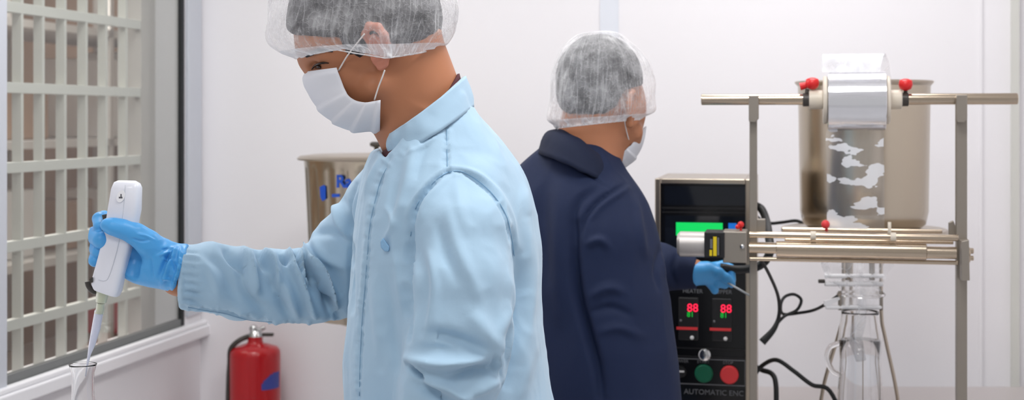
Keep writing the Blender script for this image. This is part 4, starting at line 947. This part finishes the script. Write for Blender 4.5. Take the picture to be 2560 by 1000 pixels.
G.cut(lambda X, Y, Z: np.where(1280+F*X/Y > 930, ((366-(1280+F*X/Y-960)*.60)-(295+F*(ZC-Z)/Y))*.0005, -1.))
G.cut(lambda X, Y, Z: np.where((Y < 2.12) & (Z > 1.3), (394-(295+F*(ZC-Z)/Y)-1.15*np.abs(1280+F*X/Y-964))*.0004, -1.))
V, Q = G.mesh(2)
N = normals(V, Q); px, py = proj(V)
right = sstep(900, 840, px)
fx = V.copy(); q = noise3(fx*np.array([22,9,9])+np.array([0,0,1])*(V[:, :1]*6), 11); q2 = .5-np.abs(noise3(V*np.array([30,14,16])+V[:, 2:3]*np.array([[10,0,0]]), 12))
q3 = noise3(V*np.array([16,12,7]), 13); q4 = .5-np.abs(noise3(V*np.array([26,18,9]), 14))
V = V+N*((right*(q*.005+q2*.006)+(1-right)*(q3*.0045+q4*.004)*sstep(1.58,1.45,V[:,2]))[:, None])
coat_folds = [
 # arm-hole, shoulder seam, stitching line beside it
 ([(1117,318),(1117,370),(1119,424)], 3.5, -1.6), ([(1124,320),(1125,424)], 5, 1.2),
 ([(1119,430),(1150,428),(1181,442),(1215,468),(1245,502),(1268,545),(1280,600),(1287,650)], 5.5, -3.6), ([(1126,418),(1184,430),(1222,456),(1256,495),(1280,545),(1292,610)], 6, 1.8),
 ([(1119,430),(1090,450),(1055,490),(1034,530),(1023,590),(1018,680),(1020,760),(1022,850)], 7, -6),
 ([(1110,425),(1075,452),(1040,495),(1018,540)], 7, 2),
 ([(1120,440),(1070,500),(1045,560)], 9, 2.5), ([(1140,445),(1150,520),(1170,600)], 16, 2.0),
 # sleeve planes
 ([(1120,520),(1140,600),(1180,700),(1200,760)], 17, 3.0), ([(1095,560),(1115,640),(1140,700)], 14, -2.5),
 ([(1030,600),(1060,700),(1050,800)], 20, -3), ([(1075,640),(1085,720),(1078,800),(1060,850)], 12, 3),
 ([(1180,780),(1225,850),(1262,880)], 22, 4.5), ([(1275,690),(1278,760),(1250,840)], 14, 3),
 ([(1065,835),(1110,840),(1170,860),(1215,880)], 16, -6.5),
 ([(1020,895),(1060,903),(1120,908),(1180,900),(1215,885)], 13, 8), ([(1060,870),(1100,872),(1150,880)], 14, -4),
 ([(1025,912),(1040,928),(1055,944)], 8, -16), ([(1018,905),(1050,922),(1064,948)], 6, 4),
 ([(1120,945),(1170,930),(1220,925),(1255,935)], 14, -7.5), ([(1060,955),(1110,965),(1150,985),(1180,1005)], 13, 6),
 ([(1040,958),(1085,985),(1120,1010)], 13, -7), ([(1150,985),(1200,970),(1250,945)], 15, 5), ([(1238,880),(1250,915),(1256,940)], 7, 3), ([(1236,890),(1240,920)], 6, -3),
 # back
 ([(1296,640),(1304,700),(1296,790),(1275,880),(1262,960)], 13, -8), ([(1318,560),(1330,680),(1320,800),(1300,900)], 14, 3), ([(1310,470),(1322,540)], 14, 2),
 ([(1290,1000),(1320,900),(1335,820)], 18, 3),
 # front panel: placket and chest
 ([(975,392),(955,440),(938,500),(925,560),(918,640),(912,720),(905,800),(900,900),(898,1000)], 4.5, -2.6), ([(950,395),(922,450),(905,500)], 5, 1.6), ([(930,520),(916,620),(906,740),(898,860)], 7, 1.4),
 ([(1000,400),(985,470),(975,540)], 14, -2), ([(1030,390),(1015,470),(990,560),(980,650)], 13, 2.4), ([(1070,345),(1050,400),(1035,450)], 12, -2),
 ([(960,680),(975,760),(985,850),(1000,930)], 14, -2.6), ([(935,700),(945,800),(950,900)], 14, 2.2), ([(990,640),(1000,720),(1012,790)], 10, 2.2), ([(965,520),(985,560),(960,600)], 6, 2),
 ([(1100,335),(1060,362),(1020,382)], 4, 1.5), ([(1180,300),(1240,380),(1280,450)], 18, 1.5),
 # outstretched sleeve: cuff gathers
 *[([(459,y),(475+5*(i%3),y+2),(495+7*(i%2),y+5+3*(i%2))], 3.5, 1.1*(1 if i%2 else -1)) for i, y in enumerate(range(628, 765, 10))],
 ([(458,625),(455,690),(454,762)], 3, 1.5),
 # elbow bundle and long drags
 ([(562,618),(580,640),(600,665),(612,690)], 11, -6), ([(612,625),(618,650),(625,690),(640,730)], 9, 6.5), ([(640,622),(655,650),(665,680)], 8, -4.5), ([(662,628),(685,655),(695,690),(690,730)], 9, 6),
 ([(700,635),(712,650),(722,655)], 8, -7), ([(722,622),(728,650),(742,690),(765,740),(790,790)], 7, 6.5), ([(738,620),(746,650),(752,685)], 4.5, -7), ([(750,628),(756,660),(764,700),(772,716)], 4.5, 6),
 ([(758,650),(768,690),(776,712)], 4, -8), ([(752,590),(775,645),(800,690),(830,730)], 8, 5), ([(768,670),(790,710),(812,745),(830,790)], 11, -7), ([(778,655),(815,700),(840,760),(835,800)], 6, 6),
 ([(800,720),(825,760),(845,800)], 12, -6), ([(760,600),(810,580),(850,590),(874,620)], 12, -2.5), ([(835,500),(850,560),(880,600)], 9, 3.5), ([(855,490),(862,530),(878,570)], 9, -3), ([(770,560),(810,640),(870,670)], 12, 2.5),
 ([(600,690),(620,740),(660,780)], 14, -4), ([(520,640),(560,670),(580,720),(600,760)], 16, -3), ([(500,650),(530,690),(550,740)], 14, 3), ([(680,700),(700,750),(720,790)], 11, -4), ([(700,690),(725,740),(745,790)], 10, 4),
 ([(458,764),(500,775),(560,781),(620,800),(680,806)], 3.5, -2.2),
 ([(890,460),(870,520),(876,600),(878,700),(880,780)], 6, -5),
]
seam = [(1021,836),(1018,680),(1023,590),(1034,530),(1055,490),(1090,450),(1119,430),(1150,428),(1181,442),(1215,468),(1245,502),(1268,545),(1280,600),(1287,650)]
coat_folds += puckers(seam, 12, 11, 3, .75, 1)+puckers([(972,395),(950,440),(935,500),(922,580),(914,680),(905,790),(898,900),(896,1000)], 24, 14, 4.5, .9, 2)+puckers([(1117,318),(1119,424)], 16, 10, 3, .9, 3)
coat_folds += puckers([(1183,268),(1120,318),(1060,358),(1000,388)], 15, 14, 3.5, .35, 4)+puckers([(462,765),(560,781),(680,806),(780,812)], 18, 12, 3.5, 1.2, 5)
V = V+N*((.5-np.abs(noise3(V*np.array([55,45,38]), 15)))*.0016*sstep(1.58,1.5,V[:,2]))[:, None]
coat_folds = [(p, w_, a*1.35) if max(q[0] for q in p) < 882 and min(q[0] for q in p) > 500 else (p, w_, a) for p, w_, a in coat_folds]
V = folds(V, Q, coat_folds)
coat1 = mesh_obj('lab_coat', V, Q, M['coat'], p1)
def stitch(pts, name, parent, Vs, m, r=.0007):
    t = np.linspace(0, len(pts)-1, (len(pts)-1)*6+1); A = np.array(pts, float); i = np.arange(len(pts))
    xs, ys_ = smooth_interp(t, i, A[:,0]), smooth_interp(t, i, A[:,1]); Yv = np.array([near_surface(Vs, x, y, 4.5) for x, y in zip(xs, ys_)])
    Yv = np.convolve(np.pad(Yv, 2, mode='edge'), np.ones(5)/5, 'valid')
    return MB().tube([P(x, y, Y-.0001) for x, y, Y in zip(xs, ys_, Yv)], r, n=6, sub=1).build(name, m, parent)
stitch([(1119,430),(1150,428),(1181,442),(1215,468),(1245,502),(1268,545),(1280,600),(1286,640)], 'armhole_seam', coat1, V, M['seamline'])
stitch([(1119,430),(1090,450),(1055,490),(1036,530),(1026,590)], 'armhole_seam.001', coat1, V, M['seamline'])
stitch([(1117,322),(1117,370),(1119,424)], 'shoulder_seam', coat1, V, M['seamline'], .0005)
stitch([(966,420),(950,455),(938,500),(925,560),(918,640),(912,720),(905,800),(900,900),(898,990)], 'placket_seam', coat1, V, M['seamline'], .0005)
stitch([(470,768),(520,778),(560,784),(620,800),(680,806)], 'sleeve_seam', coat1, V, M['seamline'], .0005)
collar([((967,340),(1160,192),2.035,.074,14), ((962,362),(1172,228),2.04,.084,10), ((976,394),(1183,267),2.045,.096,14)], 'collar', M['coat'], coat1, th=.004, gap=.5, noise=.0022)

# pocket tab on the chest
yt = near_surface(V, 962, 610, 14)
MB().prism([tuple(P(*q, yt).xz) for q in ((951,603),(958,594),(974,617),(972,629),(962,628),(952,618))], yt-.004, yt+.004).build('pen_tab', M['coatdark'], coat1, smooth=False, bevel=.0015)
# glove on the pipette hand
G = Field(rng_ax((-.64,-.46,.0013)), rng_ax((2.04,2.21,.0016)), rng_ax((1.22,1.38,.0013)))
Yh = 2.125
fpl = lambda L: [pv(x, y, Yh+o) for x, y, o in L]
G.chain(fpl([(468,674,.005),(435,670,.005),(395,655,.006)]), [.037,.032,.0275], .012)
G.cut(lambda X, Y, Z: (1280+F*X/Y-(466-(295+F*(ZC-Z)/Y-620)*.31))*.0006)
G.ell(pv(368,644,Yh+.010), (62*Yh/F, .021, 62*Yh/F), None, .02)
G.ell(pv(388,668,Yh+.008), (48*Yh/F, .022, 42*Yh/F), None, .02)
G.ell(pv(338,665,Yh+.006), (36*Yh/F, .018, 36*Yh/F), None, .015)
G.chain(fpl([(400,640,-.006),(368,608,-.014),(340,586,-.021),(305,572,-.030),(280,566,-.034),(266,562,-.034)]), [.021,.0185,.0150,.0122,.0105,.0085], .010)
G.chain(fpl([(350,600,.022),(300,560,.030),(260,544,.024),(249,548,.006),(249,566,-.010)]), [.013,.0115,.0105,.0108,.0092], .002)
G.chain(fpl([(345,625,.026),(290,600,.033),(242,584,.020),(236,588,.002),(253,599,-.018)]), [.013,.0115,.0118,.0128,.0136], .002)
G.chain(fpl([(340,650,.026),(285,628,.033),(236,608,.022),(230,614,.010),(246,629,-.010)]), [.013,.011,.0095,.0095,.0100], .0015)
G.chain(fpl([(338,675,.024),(285,660,.030),(238,638,.020),(231,644,.006),(237,652,-.008)]), [.0115,.010,.0095,.0092,.0092], .0015)
G.ell(pv(330,640,Yh-.014), (26*Yh/F, .012, 60*Yh/F), None, .005, 's')
V, Q = G.mesh(1); N = normals(V, Q); px, py = proj(V); wr = sstep(390, 450, px)
V = V+N*((.5-np.abs(noise3(V*np.array([60,60,60])+V[:, 2:3]*40, 21)))*(.0006+.0028*wr)+wr*.001)[:, None]
V = folds(V, Q, [([(330,596),(352,602),(372,600)], 3, -1.2), ([(345,585),(365,590),(385,600)], 3, 1), ([(398,690),(410,660),(430,625)], 5, -3), ([(440,622),(425,660),(405,715)], 5, 3.5), ([(452,620),(448,665),(430,722)], 4, 3),
   ([(378,645),(381,690)], 2.5, -.8), ([(395,640),(420,632),(440,625)], 3.5, 1.8), ([(405,625),(425,618)], 3, -1.5), ([(322,640),(345,648),(370,650)], 10, -1.2), ([(415,640),(432,655),(440,680)], 4, -2), ([(412,690),(425,700)], 4, 2)])
mesh_obj('glove', V, Q, M['glove'], p1)
G = Field(rng_ax((-.32,-.10,.003)), rng_ax((1.82,1.98,.003)), rng_ax((.90,1.12,.003)))
hand_prims(G, pv(1025,1175,1.9), uv((-.8,0,-.5)), uv((-.4,0,.9)), np.array([0,1.,0]), 1, .0015, .25); V, Q = G.mesh(1)
mesh_obj('glove.001', V, Q, M['glove'], p1)
def legs(hx, hy, name_base, parent, wide=.09, rot=0):
    Gp = Field(rng_ax((hx-.3,hx+.3,.009)), rng_ax((hy-.3,hy+.3,.009)), rng_ax((.04,1.0,.012)))
    Gs = Field(rng_ax((hx-.4,hx+.4,.006)), rng_ax((hy-.4,hy+.4,.006)), rng_ax((-.01,.14,.006)))
    fd = Vector((math.cos(rot), math.sin(rot), 0)); sd = Vector((-fd.y, fd.x, 0)); o = Vector((hx, hy, 0))
    Gp.ell(o+Vector((0,0,.88)), (.14,.14,.12), None, .03)
    for sg in (-1, 1):
        k = o+sd*sg*wide
        Gp.chain([k+Vector((0,0,.88)), k+Vector((0,0,.5)), k+Vector((0,0,.07))], [.105,.075,.066], .02)
        Gs.chain([k+Vector((0,0,.055))-fd*.02, k+fd*.09+Vector((0,0,.045)), k+fd*.17+Vector((0,0,.035))], [.050,.045,.038], .02)
    Gs.cut(lambda X, Y, Z: -Z+0*X+0*Y+.001)
    V, Q = Gp.mesh(1); mesh_obj('trousers', V, Q, M['trousers'], parent)
    V, Q = Gs.mesh(1); mesh_obj('shoes', V, Q, M['shoe'], parent)
legs(-.06, 2.1, 'a', p1, .10, math.pi)

# ---------------- person in navy
Y2 = 2.75; s2 = Y2/F
az = math.radians(45); f2 = Vector((math.sin(az)*.94, math.cos(az)*.94, -.12)); A2 = R_axes(f2, (0,0,1)); F2 = Vector((math.sin(az), math.cos(az), 0)); S2 = Vector((math.cos(az), -math.sin(az), 0))   # S2: own right side
G = Field(rng_ax((-.10,.07,.008), (.07,.30,.003), (.30,.50,.006)), rng_ax((2.50,2.66,.008), (2.66,2.90,.003), (2.90,3.12,.006)), rng_ax((-.01,1.36,.012), (1.36,1.68,.003)))
c2 = pv(1500, 196, Y2)
G.ell(c2, (.088,.071,.078), A2, .02)
G.ell(pv(1545,285,Y2+.03), (.058,.050,.074), A2, .03)
G.ell(pv(1566,265,Y2+.045), (.026,.036,.045), A2, .02)
G.cone(pv(1584,285,Y2+.072), pv(1592,315,Y2+.078), .006, .010, .012)
for sg, o in ((1, S2*.040), (-1, S2*-.045)): G.cone(pv(1545,330,Y2+.02)+np.array(o), pv(1560,372,Y2+.05)+np.array(o)*.4, .018, .014, .02)
G.ell(pv(1566,376,Y2+.055), (.020,.020,.016), A2, .02)
G.cone(pv(1490,262,Y2-.0), pv(1440,440,Y2-.0), .060, .056, .03)
G.cone(pv(1530,330,Y2+.02), pv(1480,420,Y2-.01), .040, .050, .03)
# ear in perspective: seen three quarters from behind
E0 = np.array(pv(1573,272,Y2-.055)); fE = np.array(F2); sE = np.array(S2)
def E2(a, b, o): return E0+fE*a+np.array([0,0,b])+sE*o
G.chain([E2(.016,.004,0), E2(.012,.022,.004), E2(0,.032,.009), E2(-.012,.026,.013), E2(-.018,.008,.014), E2(-.014,-.012,.011), E2(-.004,-.030,.004), E2(.004,-.033,0)], [.004,.0048,.005,.0052,.0052,.005,.006,.005], .006)
G.ell(E2(0,0,.003), (.017,.006,.028), np.stack([fE, sE, [0,0,1]], 1), .006)
T2c = pv(1440,600,Y2+.0)
for i, (za, zb_, r) in enumerate([(1.28,1.22,.08),(1.22,1.0,.11),(1.0,.85,.12)]): G.cone((T2c[0],T2c[1],za), (T2c[0],T2c[1],zb_), r*.9, r, .04)
G.chain([pv(1530,520,Y2-.08), pv(1560,780,Y2-.08), pv(1590,1010,Y2-.06), pv(1610,1150,Y2+.02)], [.05,.042,.036,.027], .03)
sh2 = np.array([T2c[0],T2c[1],1.30])-np.array(S2)*.14
G.chain([sh2, pv(1570,660,2.99), pv(1700,678,2.985), pv(1745,683,2.98)], [.036,.036,.032,.025], .03)
hand_prims(G, pv(1615,1160,Y2+.02), uv((.1,.1,-1)), uv((.7,.7,0)), -np.array(S2), .95, 0, .2)
o2 = Vector((T2c[0], T2c[1], 0))
for sg in (-1, 1):
    k = o2+S2*sg*.09
    G.chain([k+Vector((0,0,.9)), k+Vector((0,0,.5)), k+Vector((0,0,.09))], [.085,.055,.042], .03)
    G.chain([k+Vector((0,0,.06)), k+F2*.14+Vector((0,0,.035))], [.04,.03], .02)
V, Q = G.mesh(1)
p2 = mesh_obj('person', V, Q, M['skin'], base=(o2.x, o2.y, 0))
tag(p2, 'person in navy coat and hair net, back turned, reaching a blue glove to the cabinet', 'person')
G = Field(rng_ax((.05,.31,.004)), rng_ax((2.62,2.90,.004)), rng_ax((1.44,1.70,.004)))
G.ell(np.array(c2)+np.array([-.001,0,0]), (.092,.080,.087), A2, .02)
G.ell(pv(1478,240,Y2-.01), (.066,.064,.056), A2, .02)
def hcut2(X, Y, Z):
    px = 1280+F*X/Y; py = 295+F*(ZC-Z)/Y
    return (py-np.interp(px, [1380,1400,1500,1540,1562,1600,1640], [285,292,290,268,225,215,190]))*.0008
G.cut(hcut2); V, Q = G.mesh(1); N = normals(V, Q); V = V+N*(noise3(V*90, 3)*.0015)[:, None]
mesh_obj('hair', V, Q, M['hair'], p2)
cap([((1392,322),(1600,300)), ((1384,312),(1612,292)), ((1368,298),(1636,280)), ((1372,262),(1640,258)), ((1378,190),(1632,190)), ((1399,130),(1604,132)), ((1436,90),(1562,92)), ((1482,80),(1532,80)), ((1502,77),(1512,77))],
    [.094,.097,.106,.112,.112,.096,.062,.028,.004], Y2, 'bouffant_cap', p2, seed=5, sag=-.002, cr=.003, skew=.20)
# mask worn facing away
facemask([(1614,318),(1608,350),(1596,378),(1578,402),(1558,418),(1535,424)], [(1578,362),(1576,364),(1570,368),(1560,378),(1545,396),(1524,418)], Y2+.06, Y2-.015, 'face_mask', p2, (.5,), M['mask'],
         [[(1577,364,Y2-.012),(1568,335,Y2-.035),(1562,305,Y2-.066),(1560,285,Y2-.072)]])
# navy coat
G = Field(rng_ax((-.10,.42,.004)), rng_ax((2.46,3.12,.0045)), rng_ax((.68,1.05,.009), (1.05,1.52,.004)))
def rotcol(G, rows, k=.02):       # rows: z, centre x, centre y, half width (own side axis), half depth
    z = np.array([r[0] for r in rows]); o = np.argsort(z); A = np.array(rows)[o]; z = z[o]
    sl, X, Y, Z = G.grid((-.15, 2.44, z[0]-.02), (.5, 3.1, z[-1]+.02)); I = lambda c: smooth_interp(Z, z, A[:, c]).astype(np.float32)
    dx = X-I(1); dy = Y-I(2); u = dx*S2.x+dy*S2.y; v = dx*F2.x+dy*F2.y
    f = ((np.abs(u)/I(3))**2.3+(np.abs(v)/I(4))**2.3)**(1/2.3)
    d = np.maximum((f-1)*np.minimum(I(3), I(4)), np.maximum(Z-z[-1], z[0]-Z)); G.comb(sl, d.astype(np.float32), k, 'u')
cx2, cy2 = T2c[0], T2c[1]
rotcol(G, [(.72,cx2+.01,cy2,.215,.15),(.95,cx2+.01,cy2,.21,.145),(1.10,cx2,cy2,.205,.14),(1.22,cx2-.008,cy2,.19,.135),(1.30,cx2-.014,cy2,.178,.125),(1.36,cx2-.014,cy2,.150,.108),(1.40,cx2-.008,cy2,.112,.09),(1.43,cx2-.002,cy2,.085,.075),(1.45,cx2,cy2,.065,.06)])
G.chain([pv(1508,508,Y2-.085), pv(1516,600,Y2-.10), pv(1542,760,Y2-.10), pv(1572,880,Y2-.095), pv(1590,1010,Y2-.08), pv(1610,1120,Y2+.0)], [.052,.064,.066,.064,.062,.045], .02)
G.chain([sh2, pv(1570,655,2.99), pv(1640,668,2.985), pv(1738,684,2.98)], [.064,.056,.050,.031], .012)
G.cut(lambda X, Y, Z: np.where(Y > 2.9, (1280+F*X/Y-1741)*.0008, -1.))
V, Q = G.mesh(2); N = normals(V, Q)
V = V+N*(noise3(V*np.array([14,14,7]), 31)*.004+(.5-np.abs(noise3(V*np.array([20,20,10]), 32)))*.003)[:, None]
V = folds(V, Q, [([(1440,560),(1436,640),(1446,740),(1470,830),(1495,920),(1505,1000)], 12, -9), ([(1560,462),(1500,500),(1466,540),(1450,590)], 5, -3), ([(1570,470),(1510,512),(1480,545)], 6, 2.5), ([(1490,470),(1450,500),(1434,540),(1428,600)], 10, -4),
   ([(1470,610),(1500,600),(1520,615)], 9, 4), ([(1480,740),(1520,720),(1560,730)], 12, 4), ([(1480,780),(1530,770),(1580,790)], 10, -3), ([(1500,830),(1550,820),(1600,840)], 12, 3), ([(1360,450),(1355,560),(1365,700)], 18, -3), ([(1400,470),(1395,600),(1400,800)], 20, 3),
   ([(1590,500),(1600,580),(1612,640)], 10, 3), ([(1650,620),(1640,680),(1650,725)], 7, -2.5), ([(1690,640),(1680,680),(1690,715)], 6, -3), ([(1660,640),(1665,690)], 6, 2), ([(1345,385),(1420,400),(1480,440),(1520,470)], 5, -2.5)])
coat2 = mesh_obj('lab_coat', V, Q, M['navy'], p2)
collar([((1392,326),(1524,430),Y2-.005,.078,-20), ((1364,336),(1536,444),Y2-.005,.096,-16), ((1346,384),(1546,482),Y2-.005,.116,-12)], 'collar', M['navyc'], coat2, th=.005, noise=.0015)
# glove holding the thin rod
G = Field(rng_ax((.37,.50,.0018)), rng_ax((2.90,3.06,.0018)), rng_ax((1.09,1.22,.0018)))
Yg = 2.975
G.chain([pv(x, y, Yg+o) for x, y, o in ((1735,684,0),(1762,682,0))], [.027,.023], .01)
G.ell(pv(1772,684,Yg), (.030,.018,.022), None, .012)
G.chain([pv(x, y, Yg+o) for x, y, o in ((1770,672,-.005),(1795,682,-.012),(1815,696,-.014),(1829,710,-.012))], [.013,.012,.0105,.0085], .005)
G.chain([pv(x, y, Yg+o) for x, y, o in ((1780,668,.012),(1808,664,.016),(1826,672,.010),(1830,700,-.002))], [.011,.0105,.010,.0085], .004)
G.chain([pv(x, y, Yg+o) for x, y, o in ((1775,695,.0),(1795,706,-.004),(1812,712,-.004))], [.012,.0105,.009], .004)
G.chain([pv(x, y, Yg+o) for x, y, o in ((1768,700,.008),(1780,712,.004),(1787,726,.0))], [.011,.0095,.0085], .004)
G.chain([pv(x, y, Yg+o) for x, y, o in ((1772,690,.014),(1800,694,.02),(1815,706,.012))], [.011,.010,.009], .004)
V, Q = G.mesh(1); mesh_obj('glove', V, Q, M['glove'], p2)
rdo = MB().cyl(P(1818, 706, Yg-.02), P(1890, 748, Yg-.05), .0022, n=12).build('glass_rod', M['rod'], base=P(1818, 706, Yg-.02)); tag(rdo, 'thin pale rod pinched in the blue glove before the cabinet', 'rod')
G = Field(rng_ax((.20,.34,.003)), rng_ax((2.68,2.88,.003)), rng_ax((.60,.90,.003)))
hand_prims(G, pv(1615,1160,Y2+.02), uv((.1,.1,-1)), uv((.7,.7,0)), -np.array(S2), 1, .0015, .2); V, Q = G.mesh(1)
mesh_obj('glove.001', V, Q, M['glove'], p2)
legs(o2.x, o2.y, 'b', p2, .09, math.atan2(F2.y, F2.x))
